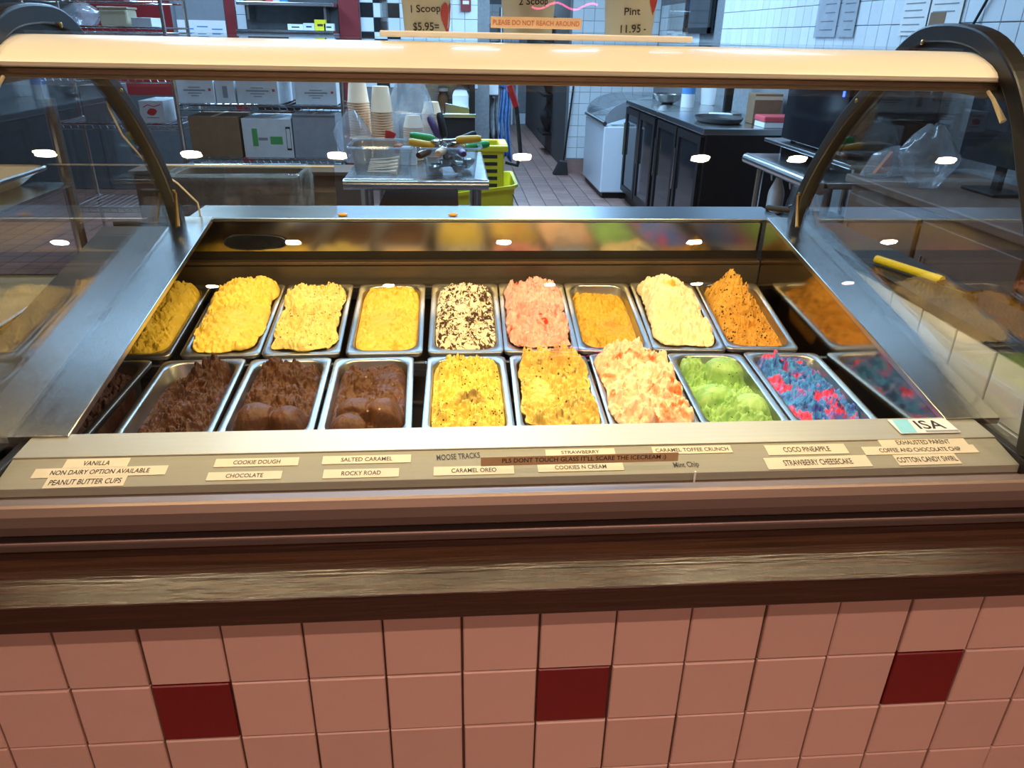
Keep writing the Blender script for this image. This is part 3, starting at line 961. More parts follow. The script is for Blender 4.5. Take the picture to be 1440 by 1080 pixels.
DK = (0.025, 0.014, 0.009)
G_BACK, G_FRONT = 'ice cream tubs in the rear row of the case', 'ice cream tubs in the front row of the case'
BACK = [
    # x centre, yaw, colour words, material args, mesh args
    (-0.128, 0.00, 'mustard yellow ice cream half hidden under the steel side ledge, rear row',
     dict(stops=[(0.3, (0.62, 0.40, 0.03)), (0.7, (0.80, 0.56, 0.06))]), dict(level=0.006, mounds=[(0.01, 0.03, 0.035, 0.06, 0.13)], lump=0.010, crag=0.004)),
    (0.052, 0.02, 'heaped golden yellow ice cream spilling over its pan rim, rear row',
     dict(stops=[(0.3, (0.86, 0.56, 0.06)), (0.7, (0.95, 0.70, 0.16))], bump=0.25), dict(level=0.010, mounds=[(0.0, 0.05, 0.030, 0.06, 0.10), (-0.03, -0.05, 0.008, 0.05, 0.06), (-0.03, 0.12, 0.015, 0.03, 0.03), (0.045, 0.125, 0.018, 0.03, 0.03)], lump=0.010, lf=34, crag=0.004, cf=110, over=0.06, jag=0.006, smoothz=[(0.01, -0.06, 0.05, 0.07)])),
    (0.218, 0.03, 'pale yellow ice cream flecked with brown dough crumbs, rear row',
     dict(stops=[(0.3, (0.82, 0.62, 0.16)), (0.7, (0.92, 0.76, 0.30))], specks=[((0.22, 0.12, 0.04), 150, 0.30, 0.45), ((0.50, 0.30, 0.10), 70, 0.28, 0.40)]), dict(level=0.006, mounds=[(-0.01, 0.02, 0.022, 0.06, 0.12), (-0.045, 0.06, 0.012, 0.03, 0.04)], lump=0.010, crag=0.006, cf=95, over=0.04)),
    (0.394, 0.01, 'smooth caramel gold ice cream scraped nearly level, rear row',
     dict(stops=[(0.3, (0.86, 0.50, 0.05)), (0.7, (0.93, 0.62, 0.13))], swirl=[((0.80, 0.40, 0.03), 22, 2.0, 0.56, 0.68)], bump=0.25), dict(level=0.002, mounds=[(0.0, 0.10, 0.014, 0.06, 0.06), (0.03, -0.02, 0.006, 0.03, 0.12)], lump=0.006, lf=42, crag=0.002, cf=120, smoothz=[(-0.01, -0.04, 0.05, 0.09)])),
    (0.570, -0.02, 'white ice cream marbled with dark fudge, rear row',
     dict(stops=[(0.3, (0.86, 0.74, 0.52)), (0.7, (0.94, 0.84, 0.66))], swirl=[((0.07, 0.035, 0.02), 60, 1.6, 0.50, 0.55)], patch=[((0.92, 0.80, 0.56), -0.005, 0.02, 0.020)]), dict(level=0.004, mounds=[(0.0, 0.10, 0.022, 0.06, 0.06), (0.0, -0.02, 0.008, 0.06, 0.10)], lump=0.010, crag=0.007, cf=90, smoothz=[(-0.01, 0.02, 0.02, 0.03)])),
    (0.735, -0.03, 'pink strawberry ice cream with red fruit pieces, rear row',
     dict(stops=[(0.3, (0.88, 0.36, 0.30)), (0.7, (0.94, 0.55, 0.46))], swirl=[((0.84, 0.24, 0.20), 36, 1.0, 0.58, 0.68)], specks=[((0.75, 0.05, 0.02), 26, 0.30, 0.42)], patch=[((0.80, 0.06, 0.02), -0.035, 0.135, 0.009), ((0.80, 0.06, 0.02), 0.05, 0.09, 0.007), ((0.80, 0.06, 0.02), -0.062, -0.10, 0.008)]), dict(level=0.008, mounds=[(0.0, 0.09, 0.028, 0.05, 0.06), (-0.02, -0.02, 0.018, 0.05, 0.10)], lump=0.012, crag=0.007, cf=80, over=0.03)),
    (0.8995, -0.05, 'low olive gold ice cream scooped hollow, sticky sauce in it, rear row',
     dict(stops=[(0.3, (0.62, 0.36, 0.035)), (0.7, (0.75, 0.47, 0.06))], swirl=[((0.70, 0.30, 0.02), 20, 2.0, 0.58, 0.68)], patch=[((0.72, 0.30, 0.01), 0.015, -0.01, 0.022), ((0.22, 0.15, 0.03), -0.03, -0.10, 0.010)], rough=0.35), dict(level=-0.022, mounds=[(-0.02, 0.09, 0.022, 0.05, 0.05), (-0.05, 0.0, 0.012, 0.03, 0.12)], lump=0.009, crag=0.003, cf=70, edge=0.004, smoothz=[(0.015, -0.02, 0.035, 0.06)])),
    (1.066, -0.08, 'tall cream white ice cream mound with golden topping, rear row',
     dict(stops=[(0.3, (0.88, 0.70, 0.38)), (0.7, (0.95, 0.82, 0.54))], patch=[((0.80, 0.48, 0.07), -0.005, 0.05, 0.022)], bump=0.2), dict(level=0.010, mounds=[(-0.01, 0.08, 0.050, 0.045, 0.07), (-0.005, -0.03, 0.025, 0.06, 0.07)], lump=0.009, lf=30, crag=0.003, cf=90, over=0.02)),
    (1.232, -0.10, 'coffee brown ice cream peak dotted with dark chocolate chips, rear row',
     dict(stops=[(0.3, (0.62, 0.29, 0.035)), (0.7, (0.74, 0.40, 0.07))], specks=[(DK, 120, 0.36, 0.50), (DK, 60, 0.20, 0.45)]), dict(level=-0.010, mounds=[(-0.010, 0.085, 0.072, 0.044, 0.058), (-0.03, -0.02, 0.026, 0.045, 0.09)], lump=0.010, crag=0.008, cf=80)),
]
CH = [(0.3, (0.030, 0.010, 0.0035)), (0.7, (0.080, 0.028, 0.009))]
FRONT = [
    (-0.153, 0.00, 'near black chocolate ice cream half hidden under the steel side ledge, front row',
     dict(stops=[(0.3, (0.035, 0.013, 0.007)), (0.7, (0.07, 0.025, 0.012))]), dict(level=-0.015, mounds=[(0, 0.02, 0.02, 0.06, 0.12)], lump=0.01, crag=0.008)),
    (0.042, 0.10, 'crumbly dark chocolate ice cream dug into deep crags, front row',
     dict(stops=CH, bump=0.35, bscale=160, rough=0.42), dict(level=-0.020, mounds=[(0.03, 0.11, 0.035, 0.04, 0.04), (0.03, 0.0, 0.022, 0.05, 0.09), (0.0, -0.12, 0.012, 0.06, 0.05), (-0.045, 0.03, -0.018, 0.03, 0.08)], lump=0.013, lf=24, crag=0.010, cf=52, jag=0.003, crease=0.003)),
    (0.214, 0.07, 'milk chocolate ice cream with two round scoop curls, front row',
     dict(stops=[(0.3, (0.045, 0.016, 0.005)), (0.7, (0.110, 0.042, 0.013))], bump=0.3, rough=0.42), dict(level=-0.008, mounds=[(0.0, 0.11, 0.028, 0.06, 0.05), (-0.02, 0.0, 0.014, 0.05, 0.06)], lump=0.010, lf=26, crag=0.008, cf=52, jag=0.003, crease=0.003, scoops=[(-0.024, -0.098, 0.040, 0.020), (0.040, -0.105, 0.038, 0.018)])),
    (0.383, 0.06, 'chocolate ice cream with pale marshmallow bits and scoop curls, front row',
     dict(stops=[(0.3, (0.065, 0.024, 0.008)), (0.7, (0.130, 0.053, 0.018))], rough=0.42, specks=[((0.70, 0.55, 0.40), 55, 0.14, 0.42)], bump=0.3), dict(level=-0.010, mounds=[(0.05, 0.08, 0.014, 0.03, 0.08), (-0.03, 0.12, 0.014, 0.05, 0.03), (-0.03, 0.05, -0.016, 0.03, 0.04)], lump=0.008, lf=26, crag=0.006, cf=55, crease=0.003, scoops=[(-0.02, -0.075, 0.036, 0.018), (0.038, -0.085, 0.037, 0.022), (-0.035, -0.125, 0.040, 0.012)], smoothz=[(0.025, 0.07, 0.03, 0.05)])),
    (0.568, -0.01, 'lemon yellow ice cream dusted with black cookie crumbs, front row',
     dict(stops=[(0.3, (0.70, 0.49, 0.06)), (0.7, (0.84, 0.66, 0.15))], specks=[((0.05, 0.03, 0.015), 170, 0.36, 0.47)], patch=[((0.30, 0.20, 0.05), 0.005, -0.06, 0.030)]), dict(level=0.002, mounds=[(-0.03, 0.09, 0.020, 0.04, 0.05), (0.04, 0.05, 0.016, 0.03, 0.07), (0.0, -0.06, 0.024, 0.05, 0.05)], lump=0.014, crag=0.009, cf=75)),
    (0.737, -0.05, 'yellow ice cream with grey cookie lumps along one side, front row',
     dict(stops=[(0.3, (0.62, 0.41, 0.07)), (0.7, (0.80, 0.58, 0.16))], swirl=[((0.34, 0.24, 0.07), 30, 1.0, 0.58, 0.68)], specks=[((0.08, 0.05, 0.02), 120, 0.32, 0.42)], patch=[((0.80, 0.36, 0.12), 0.01, 0.115, 0.020)]), dict(level=0.006, mounds=[(-0.03, 0.12, 0.028, 0.04, 0.04), (0.03, 0.12, 0.024, 0.04, 0.03), (0.04, -0.03, 0.014, 0.04, 0.09)], lump=0.013, crag=0.011, cf=72, over=0.02, smoothz=[(-0.03, 0.0, 0.025, 0.07)])),
    (0.905, -0.08, 'white and orange-red rippled ice cream bulging over its rims, front row',
     dict(stops=[(0.3, (0.84, 0.52, 0.31)), (0.7, (0.92, 0.72, 0.50))], swirl=[((0.78, 0.20, 0.06), 24, 0.8, 0.54, 0.68)], specks=[((0.66, 0.09, 0.03), 40, 0.25, 0.36)]), dict(level=0.014, mounds=[(-0.02, 0.09, 0.040, 0.05, 0.06), (0.03, 0.03, 0.024, 0.05, 0.08), (0.0, -0.08, 0.018, 0.06, 0.06)], lump=0.013, crag=0.008, cf=75, over=0.12, jag=0.006)),
    (1.073, -0.10, 'mint green ice cream scoops with tiny dark flecks, front row',
     dict(stops=[(0.3, (0.18, 0.40, 0.08)), (0.7, (0.38, 0.60, 0.22))], specks=[((0.06, 0.08, 0.02), 190, 0.30, 0.42)], bump=0.25), dict(level=-0.014, mounds=[(-0.05, 0.12, 0.035, 0.03, 0.035), (0.02, 0.08, 0.025, 0.04, 0.05), (0.0, -0.08, 0.030, 0.05, 0.06)], lump=0.016, lf=30, crag=0.006, cf=70, scoops=[(0.02, 0.075, 0.042, 0.024), (-0.03, -0.03, 0.040, 0.014), (0.035, -0.08, 0.040, 0.020)])),
    (1.241, -0.11, 'blue, violet and hot pink swirled candy ice cream, front row',
     dict(stops=[(0.32, (0.05, 0.06, 0.36)), (0.48, (0.05, 0.30, 0.70)), (0.64, (0.34, 0.10, 0.58))], scale=20, dist=0.8, detail=3, swirl=[((0.85, 0.07, 0.16), 22, 0.9, 0.535, 0.60), ((0.03, 0.03, 0.16), 30, 0.8, 0.60, 0.68)]), dict(level=-0.008, mounds=[(-0.03, 0.10, 0.028, 0.05, 0.05), (0.0, -0.09, 0.014, 0.06, 0.06)], lump=0.014, crag=0.011, cf=70)),
]


def place_row(rows, yc, zc, tilt, pan_words, group):
    for k, (x, yaw, label, ma, mg) in enumerate(rows):
        nm = 'ice_cream_pan'
        p = link(nm, PAN_ME)
        rot = Matrix.Rotation(yaw * 0.55, 4, 'Z')
        mt = Matrix.Translation((x, yc, zc)) @ Matrix.Rotation(tilt, 4, 'X') @ rot
        p.matrix_world = mt
        flav = label.split(',')[0].split(' ice cream')[0]
        tag(p, f'steel tub holding {flav} ice cream, {pan_words}', 'pan', group)
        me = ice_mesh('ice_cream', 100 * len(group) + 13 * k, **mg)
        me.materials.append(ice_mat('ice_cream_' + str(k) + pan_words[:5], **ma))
        o = link('ice_cream', me)
        o.matrix_world = mt
        tag(o, label, 'ice cream', 'ice cream flavours in the case')


place_row(BACK, 0.830, 0.8915, math.atan(0.150), 'rear row', G_BACK)
place_row(FRONT, 0.478, 0.8635, math.atan(0.018), 'front row', G_FRONT)

# ------------------------------------------------------------------ flavour labels on the strip
SLOPE = Vector((0, 1, 0.195)).normalized()


def on_strip(u, v):
    d = FW + RT * (u - 720) / FPX - UP * (v - 540) / FPX
    t = (0.9095 + 0.195 * (CAM[1] - 0.0995) - CAM[2]) / (d[2] - 0.195 * d[1])
    return Vector(CAM + d * t)


def sticker(body, u0, u1, v0, v1, rot=0.0, tape='sticker', ink='ink', label=None, tape_on=True, hgt=None, frac=0.7):
    c = on_strip((u0 + u1) / 2, (v0 + v1) / 2)
    a, b = on_strip(u0, (v0 + v1) / 2), on_strip(u1, (v0 + v1) / 2)
    wdt = (b - a).length
    h = (on_strip((u0 + u1) / 2, v0) - on_strip((u0 + u1) / 2, v1)).length if hgt is None else hgt
    ex = Vector((math.cos(rot), 0, 0)) + SLOPE * math.sin(rot)
    m = basis(c, ex, SLOPE)
    nz = m.to_3x3() @ Vector((0, 0, 1))
    lab = label or f'cream paper label reading {body}'
    if tape_on:
        o = MB().box(-wdt / 2, wdt / 2, -h / 2, h / 2, 0, 0.0006).build('flavour_label', tape)
        m.translation = c + nz * 0.0004
        o.matrix_world = m
        tag(o, lab, 'label', 'flavour labels on the case strip')
        tx = link('lettering', text_mesh(body, ink, wdt * frac, h * 0.50), o)
        tx.location = (0, 0, 0.0009)
    else:
        o = link('flavour_label', text_mesh(body, ink, wdt, h * 0.8))
        m.translation = c + nz * 0.0006
        o.matrix_world = m
        tag(o, lab, 'label', 'flavour labels on the case strip')


for args in [('VANILLA', 92, 181, 646, 658, 0.0, 0.42), ('NON DAIRY OPTION AVAILABLE', 49, 234, 658, 670, 0.008, 0.74), ('PEANUT BUTTER CUPS', 65, 176, 671, 685, 0.015, 0.90),
             ('COOKIE DOUGH', 303, 420, 645, 656, 0.0, 0.56), ('CHOCOLATE', 292, 396, 664, 675, 0.0, 0.5), ('SALTED CARAMEL', 454, 578, 641, 652, 0.0, 0.58), ('ROCKY ROAD', 455, 561, 660, 672, 0.0, 0.52),
             ('CARAMEL OREO', 610, 723, 656, 668, 0.0, 0.56), ('STRAWBERRY', 767, 865, 632, 641, 0.0, 0.55), ('COOKIES N CREAM', 756, 877, 652, 663, 0.0, 0.6), ('CARAMEL TOFFEE CRUNCH', 917, 1029, 628, 638, 0.0, 0.92),
             ('COCO PINEAPPLE', 1077, 1191, 626, 639, 0.0, 0.58), ('STRAWBERRY CHEESECAKE', 1076, 1224, 643, 658, 0.01, 0.66), ('EXHAUSTED PARENT', 1236, 1359, 617, 628, 0.0, 0.62),
             ('COFFEE AND CHOCOLATE CHIP', 1213, 1374, 628, 638, 0.0, 0.72), ('COTTON CANDY SWIRL', 1259, 1348, 640, 653, 0.01, 0.96)]:
    sticker(args[0], *args[1:5], rot=args[5], frac=args[6])
sticker('MOOSE TRACKS', 614, 675, 637, 647, rot=0.06, tape_on=False, label='clear tape with the dark letters MOOSE TRACKS')
sticker('Mint Chip', 947, 983, 650, 659, rot=0.03, tape_on=False, label='clear tape with the dark letters Mint Chip')


def on_top(u, v):
    s = 0.003 / 0.061
    d = FW + RT * (u - 720) / FPX - UP * (v - 540) / FPX
    t = (0.9235 + s * (CAM[1] - 0.161) - CAM[2]) / (d[2] - s * d[1])
    return Vector(CAM + d * t)


c, a, b = on_top(1298, 601), on_top(1256, 601), on_top(1340, 601)
hh = (on_top(1298, 593) - on_top(1298, 610)).length
ww = (b - a).length
badge = MB().box(-ww / 2, ww / 2, -hh / 2, hh / 2, 0, 0.0012).build('maker_badge', 'white_pl')
mb_ = basis(c + Vector((0, 0, 0.0018)), (1, 0, 0), (0, 1, 0.049))
badge.matrix_world = mb_
tag(badge, 'small white and blue badge reading ISA on the aluminium front', 'badge')
for k, (x0, x1, sk) in enumerate([(-0.49, -0.26, 0.06), (-0.36, -0.16, 0.10)]):
    o = MB().add([(x0 * ww, -hh * 0.48, 0), ((x1 - 0.06) * ww, -hh * 0.48, 0), (x1 * ww, hh * 0.48, 0), ((x0 + sk) * ww, hh * 0.48, 0)], [(0, 1, 2, 3)]).build('blue_stripe', 'isa_blue', badge)
    o.location = (0, 0, 0.0014 + 0.0001 * k)
o = MB().box(-0.06 * ww, 0.49 * ww, -hh * 0.46, -hh * 0.34, 0, 0.0002).build('base_line', 'ink_grey', badge)
o.location = (0, 0, 0.0013)
o = link('lettering', text_mesh('ISA', 'ink', ww * 0.46, hh * 0.62), badge)
o.location = (0.12 * ww, 0.03 * ww, 0.0015)

# tape stuck on the outside of the curved glass
tt = 0.055
gp, gt = glass_pt(tt), glass_tan(tt)
a, b = at(676, 646, 1, gp[0]), at(953, 644, 1, gp[0])
wdt = float(b[0] - a[0])
cz = at(814, 645.5, 1, gp[0] - 0.001)
tape = MB().box(-wdt / 2, wdt / 2, -0.0068, 0.0068, 0, 0.0004).build('warning_tape', 'sticker_brown')
tape.matrix_world = basis((float(a[0] + b[0]) / 2, gp[0] - 0.0015, float(cz[2])), (1, 0, 0.004), (0, gt[0], gt[1]))
tag(tape, "brown tape on the glass reading PLS DONT TOUCH GLASS IT'LL SCARE THE ICECREAM", 'label')
o = link('lettering', text_mesh("PLS DONT TOUCH GLASS IT'LL SCARE THE ICECREAM :)", 'ink_brown', wdt * 0.83, 0.0068), tape)
o.location = (0.006, 0, 0.0006)

# ------------------------------------------------------------------ price cups on the canopy
SH = 1.4762


def cup_mesh(name, r0, r1, h, mat, seg=28):
    return MB().lathe([(r0 * 0.93, 0.0), (r0, 0.001), (r1, h), (r1 + 0.0028, h + 0.001), (r1 + 0.0032, h + 0.004), (r1 + 0.001, h + 0.0055), (r1 - 0.0008, h + 0.003), (r0 - 0.0008, 0.0022)], seg).mesh(name, mat, smooth=True)


def wrap_text(body, mat, cupz, h, r0, r1, hc, width, height, ang, tilt=0.0):
    """letters bent round a cup; ang is where on the cup, from straight at the customer"""
    me = text_mesh(body, mat, width, height)
    n = len(me.vertices)
    co = np.empty(n * 3)
    me.vertices.foreach_get('co', co)
    co = co.reshape(-1, 3)
    x = co[:, 0] * math.cos(tilt) - co[:, 1] * math.sin(tilt)
    y = co[:, 0] * math.sin(tilt) + co[:, 1] * math.cos(tilt)
    z = h + y
    r = r0 + (r1 - r0) * z / hc + 0.0008
    th = x / r + ang
    co = np.stack([r * np.sin(th), -r * np.cos(th), z], -1)
    me.vertices.foreach_set('co', co.ravel())
    return me


def price_cup(u0, u1, y, lines, label, r0f=0.84, hc=0.10, heart=None):
    a, b = at(u0, 40, 1, y), at(u1, 40, 1, y)
    r = float(b[0] - a[0]) / 2
    xc = float(a[0] + b[0]) / 2
    o = link('price_cup', cup_mesh('price_cup', r * 0.93, r * 1.12, hc, 'cup_big'))
    o.location = (xc, y, SH)
    tag(o, label, 'cup', 'price cups on top of the case')
    for (body, h, wd, hg, an, ti) in lines:
        link('lettering', wrap_text(body, 'ink', 0, h, r * 0.93, r * 1.12, hc, wd, hg, an, ti), o)
    if heart:
        an, h, sc = heart
        pts = []
        for k in range(20):
            t = 2 * math.pi * k / 20
            hx = 16 * math.sin(t) ** 3
            hy = 13 * math.cos(t) - 5 * math.cos(2 * t) - 2 * math.cos(3 * t) - math.cos(4 * t)
            pts.append((hx * sc / 16, hy * sc / 11))
        vs = []
        for hx, hy in pts:
            rr = r * 0.93 + r * 0.19 * (h + hy) / hc + 0.0009
            th = hx / rr + an
            vs.append((rr * math.sin(th), -rr * math.cos(th), h + hy))
        MB().add(vs, [tuple(range(len(vs)))]).build('strawberry_print', 'ink_red', o)
    return o


price_cup(567, 633, 0.56, [('1 Scoop', 0.040, 0.050, 0.011, 0.0, 0.04), ('$5.95=', 0.015, 0.044, 0.012, 0.0, 0.02)], 'cream paper cup hand-lettered 1 Scoop 5.95, on top of the case', heart=(1.15, 0.030, 0.020))
price_cup(706, 778, 0.56, [('2 Scoop', 0.054, 0.050, 0.011, 0.12, 0.04), ('8.95', 0.030, 0.03, 0.002, 0.5, 0.0)][:1], 'cream paper cup hand-lettered 2 Scoop, on top of the case')
price_cup(850, 918, 0.56, [('Pint', 0.044, 0.026, 0.011, -0.12, 0.04), ('11.95 -', 0.019, 0.044, 0.012, 0.0, 0.05), ('1/2', 0.064, 0.024, 0.010, 0.1, 0.0)][:2], 'cream paper pint tub hand-lettered 11.95 with a strawberry print, on top of the case', heart=(0.85, 0.058, 0.013))
# clear acrylic guard in front of the cups
g = thing('acrylic_guard', 'clear acrylic guard box around the price cups', 'guard', (0.60, 0.56, SH))
xa, xb = float(at(536, 45, 1, 0.50)[0]), float(at(968, 45, 1, 0.50)[0])
bw(MB().box(xa, xb, 0.500, 0.503, SH, SH + 0.16), 'front_sheet', 'acrylic', g)
bw(MB().box(xa, xa + 0.003, 0.504, 0.62, SH, SH + 0.16), 'side_sheet', 'acrylic', g)
bw(MB().box(xb - 0.003, xb, 0.504, 0.62, SH, SH + 0.16), 'side_sheet', 'acrylic', g)
bw(MB().box(xa, xb, 0.470, 0.4995, SH, SH + 0.009), 'foot_strip', 'frost', g, bev=0.002)
a, b = at(690, 31, 1, 0.499), at(818, 31, 1, 0.499)
st = MB().box(-(b[0] - a[0]) / 2, (b[0] - a[0]) / 2, -0.0082, 0.0082, 0, 0.0005).build('notice_label', 'sticker_peach')
st.matrix_world = basis((float(a[0] + b[0]) / 2, 0.4993, float(a[2])), (1, 0, 0), (0, 0, 1))
tag(st, 'peach label reading PLEASE DO NOT REACH AROUND on the acrylic guard', 'label')
o = link('lettering', text_mesh('PLEASE DO NOT REACH AROUND', 'ink_orange', float(b[0] - a[0]) * 0.95, 0.0072), st)
o.location = (0, 0, 0.0008)

# ------------------------------------------------------------------ tiled side partition beyond the end glass
ws = structure(MB().box(1.472, 1.60, 0.13, 1.25, 0, 1.012).build('wall_partition', 'grout_dark'))
YT = [tile_mesh('cream_tile', 0.1068, 0.1068, 0.006, 0.0016, 'tile_white')]
tiles(ws, (1.466, 1.18, 0.02), (0, -1, 0), (0, 0, 1), range(0, 9), range(0, 9), 0.11, YT)
bw(MB().box(1.462, 1.61, 0.125, 1.26, 1.012, 1.03), 'cap_board', 'black', ws)
# ------------------------------------------------------------------ downlights over the counter
def downlight(x, y, e, col, label, group, tilt=(0, 0, 0), lens='lamp_on'):
    t = thing('ceiling_downlight', label, 'lamp', (x, y, 2.75), group=group)
    MB().tube([(0, 0, 0.03), (0, 0, 0.17)], 0.008, 8).build('stem', 'black', t)
    MB().lathe([(0.030, 0.002), (0.036, 0.0), (0.038, 0.03), (0.026, 0.07), (0.010, 0.075)], 20).build('shade', 'black', t, smooth=True)
    MB().lathe([(0.001, 0.0), (0.026, 0.0), (0.026, 0.004), (0.001, 0.004)], 20).build('lens', lens, t)
    light('downlight_beam', 'SPOT', (0, 0, -0.012), e, col, rot=tilt, parent=t, spot_size=math.radians(95), spot_blend=0.8, shadow_soft_size=0.03)


for i, x in enumerate((-0.71, -0.27, 0.18, 0.77, 1.36, 1.69, 2.21)):
    downlight(x, 0.015, 24, (1.0, 0.78, 0.45), 'small black ceiling downlight in the row above the counter ledge', 'downlights above the counter')
for (y, lab) in ((-1.25, 'small black ceiling downlight in the row above the customers'), (-2.35, 'small black ceiling downlight in the row by the street wall')):
    for x in (-1.0, -0.1, 0.75, 1.55, 2.4):
        downlight(x + (0.3 if y < -2 else 0), y, 34, (1.0, 0.60, 0.46), lab, lab.replace('small black ceiling downlight', 'downlights'), tilt=(math.radians(22), 0, 0))
# kitchen light panels
for (x, y, sx, sy) in [(0.2, 4.6, 1.6, 0.6), (1.5, 6.0, 0.6, 1.8), (1.4, 10.5, 0.6, 2.2), (-1.6, 5.2, 0.6, 1.6), (2.2, 3.2, 0.5, 1.2), (0.4, 2.55, 2.2, 0.4)]:
    t = thing('ceiling_light_panel', 'cool white rectangular ceiling light panel over the kitchen', 'lamp', (x, y, 2.88), group='kitchen ceiling light panels')
    MB().box(-sx / 2, sx / 2, -sy / 2, sy / 2, 0.0, 0.02).build('diffuser', 'panel_on', t)
    f = MB()
    for (x0, x1, y0, y1) in ((-sx / 2 - 0.03, -sx / 2, -sy / 2 - 0.03, sy / 2 + 0.03), (sx / 2, sx / 2 + 0.03, -sy / 2 - 0.03, sy / 2 + 0.03), (-sx / 2, sx / 2, -sy / 2 - 0.03, -sy / 2), (-sx / 2, sx / 2, sy / 2, sy / 2 + 0.03)):
        f.box(x0, x1, y0, y1, -0.005, 0.04)
    f.build('frame', 'white_pl', t)
# pink neon sign on the street wall, behind the customers
t = thing('neon_sign', 'pink neon sign of three wavy tubes on the street side wall', 'sign', (1.25, -3.38, 1.75))
for dz in (-0.09, 0.0, 0.07):
    MB().tube([(-0.20 + 0.018 * a, 0.03, dz + 0.018 * math.sin(a * 0.5 + dz * 30)) for a in range(24)], 0.006, 8).build('neon_tube', 'neon_pink', t, smooth=True)
MB().box(-0.5, 0.5, -0.01, 0.0, -0.27, 0.27).build('back_plate', 'black', t)


# ------------------------------------------------------------------ back-bar coolers along the right wall
def cooler(y0, y1, label):
    t = thing('back_bar_cooler', label, 'cooler', (2.55, (y0 + y1) / 2, 0.0), group='black glass-door coolers')
    xf = 2.22
    bw(MB().box(xf + 0.03, 2.89, y0, y1, 0.08, 0.905), 'cabinet', 'black', t, bev=0.006)
    bw(MB().box(xf + 0.06, 2.88, y0 + 0.02, y1 - 0.02, 0.0, 0.08), 'plinth', 'black', t)
    bw(MB().box(xf, 2.895, y0 - 0.005, y1 + 0.005, 0.906, 0.95), 'steel_top', 'steel', t, bev=0.006)
    n = 2
    gap = 0.03
    wd = (y1 - y0 - gap * (n + 1)) / n
    for k in range(n):
        a = y0 + gap + k * (wd + gap)
        b = a + wd
        m = MB()
        for (p, q, z0, z1) in ((a, a + 0.055, 0.11, 0.89), (b - 0.055, b, 0.11, 0.89), (a + 0.055, b - 0.055, 0.11, 0.165), (a + 0.055, b - 0.055, 0.835, 0.89)):
            m.box(xf, xf + 0.028, p, q, z0, z1)
        d = bw(m, 'door', 'black', t)
        bw(MB().box(xf + 0.010, xf + 0.014, a + 0.055, b - 0.055, 0.165, 0.835), 'door_pane', 'screen', d)
        bw(MB().tube([(xf - 0.012, b - 0.03, 0.45), (xf - 0.012, b - 0.03, 0.75)], 0.006), 'door_handle', 'chrome', d)
    return t


cooler(4.30, 5.52, 'black two-door glass cooler beside the white towel and red box')
cooler(5.55, 6.72, 'black two-door glass cooler beside the white chest freezer')

# chest freezer with curved sliding lid
t = thing('chest_freezer', 'white chest freezer with curved glass lid by the tiled pillar', 'freezer', (2.45, 7.3, 0))
y0, y1 = 6.76, 7.86
bw(MB().box(2.03, 2.86, y0, y1, 0.06, 0.70), 'cabinet', 'freezer', t, bev=0.012)
bw(MB().box(2.06, 2.85, y0 + 0.03, y1 - 0.03, 0.0, 0.06), 'plinth', 'black', t)
lid = [(2.03 + 0.83 * (1 - math.cos(a)) / 2 * 1.0, 0.715 + 0.24 * math.sin(min(a, math.pi / 2 * 1.0)) ** 0.8) for a in np.linspace(0, math.pi, 14)]
m = MB()
n = len(lid)
m.add([(x, y0 + 0.03, z) for x, z in lid] + [(x, y1 - 0.03, z) for x, z in lid], [(i, i + 1, n + i + 1, n + i) for i in range(n - 1)])
bw(m, 'glass_lid', 'tub_clear', t, smooth=True)
for yy in (y0 + 0.01, y1 - 0.03):
    bw(MB().prism([(x, yy, z) for x, z in lid], (0, 0.02, 0)), 'lid_end', 'grey_wall', t)
bw(MB().tube([(2.035, y0, 0.725), (2.035, y1, 0.725)], 0.022, 10), 'front_rail', 'steel', t, smooth=True)
bw(MB().box(2.12, 2.80, y0 + 0.05, y1 - 0.05, 0.701, 0.712), 'goods_layer', 'card_white', t)


# ------------------------------------------------------------------ things on the coolers
def put(px_u, px_v, z):
    return at(px_u, px_v, 2, z)


ct = 0.951
p = put(938, 146, ct)
t = thing('steel_bowl', 'stacked steel mixing bowls on the cooler top by the tiled wall', 'bowl', (p[0], p[1], ct))
MB().lathe([(0.05, 0), (0.10, 0.03), (0.135, 0.085), (0.140, 0.087), (0.132, 0.08), (0.09, 0.03)], 24).build('bowl', 'steel', t, smooth=True)
p = put(966, 151, ct)
t = thing('wipe_canister', 'tall white canister with a blue band on the cooler top', 'canister', (p[0], p[1], ct))
MB().lathe([(0.055, 0), (0.057, 0.004), (0.057, 0.20), (0.05, 0.205)], 20).build('body', 'white_pl', t, smooth=True)
MB().lathe([(0.0576, 0.11), (0.0576, 0.19)], 20, cap=False).build('blue_band', 'ink_blue', t, smooth=True)
MB().lathe([(0.052, 0.206), (0.05, 0.235), (0.02, 0.24)], 20).build('lid', 'white_pl', t, smooth=True)
p = put(1000, 147, ct)
t = thing('white_bucket', 'white plastic bucket with wire handle on the cooler top', 'bucket', (p[0] + 0.02, p[1], ct))
MB().lathe([(0.11, 0), (0.113, 0.003), (0.135, 0.25), (0.141, 0.25), (0.141, 0.262), (0.13, 0.262), (0.105, 0.006)], 24).build('body', 'white_pl', t, smooth=True)
MB().tube([(-0.137, 0, 0.245), (-0.10, -0.10, 0.19), (0, -0.145, 0.165), (0.10, -0.10, 0.19), (0.137, 0, 0.245)], 0.003, 6).build('handle', 'chrome', t)
t = thing('black_tray', 'flat black oval tray on the cooler top', 'tray', (2.46, 4.72, ct))
MB().lathe([(0.20, 0), (0.22, 0.012), (0.235, 0.035), (0.228, 0.035), (0.20, 0.012)], 28, sx=0.7, sy=1.0).build('dish', 'rubber', t, smooth=True)
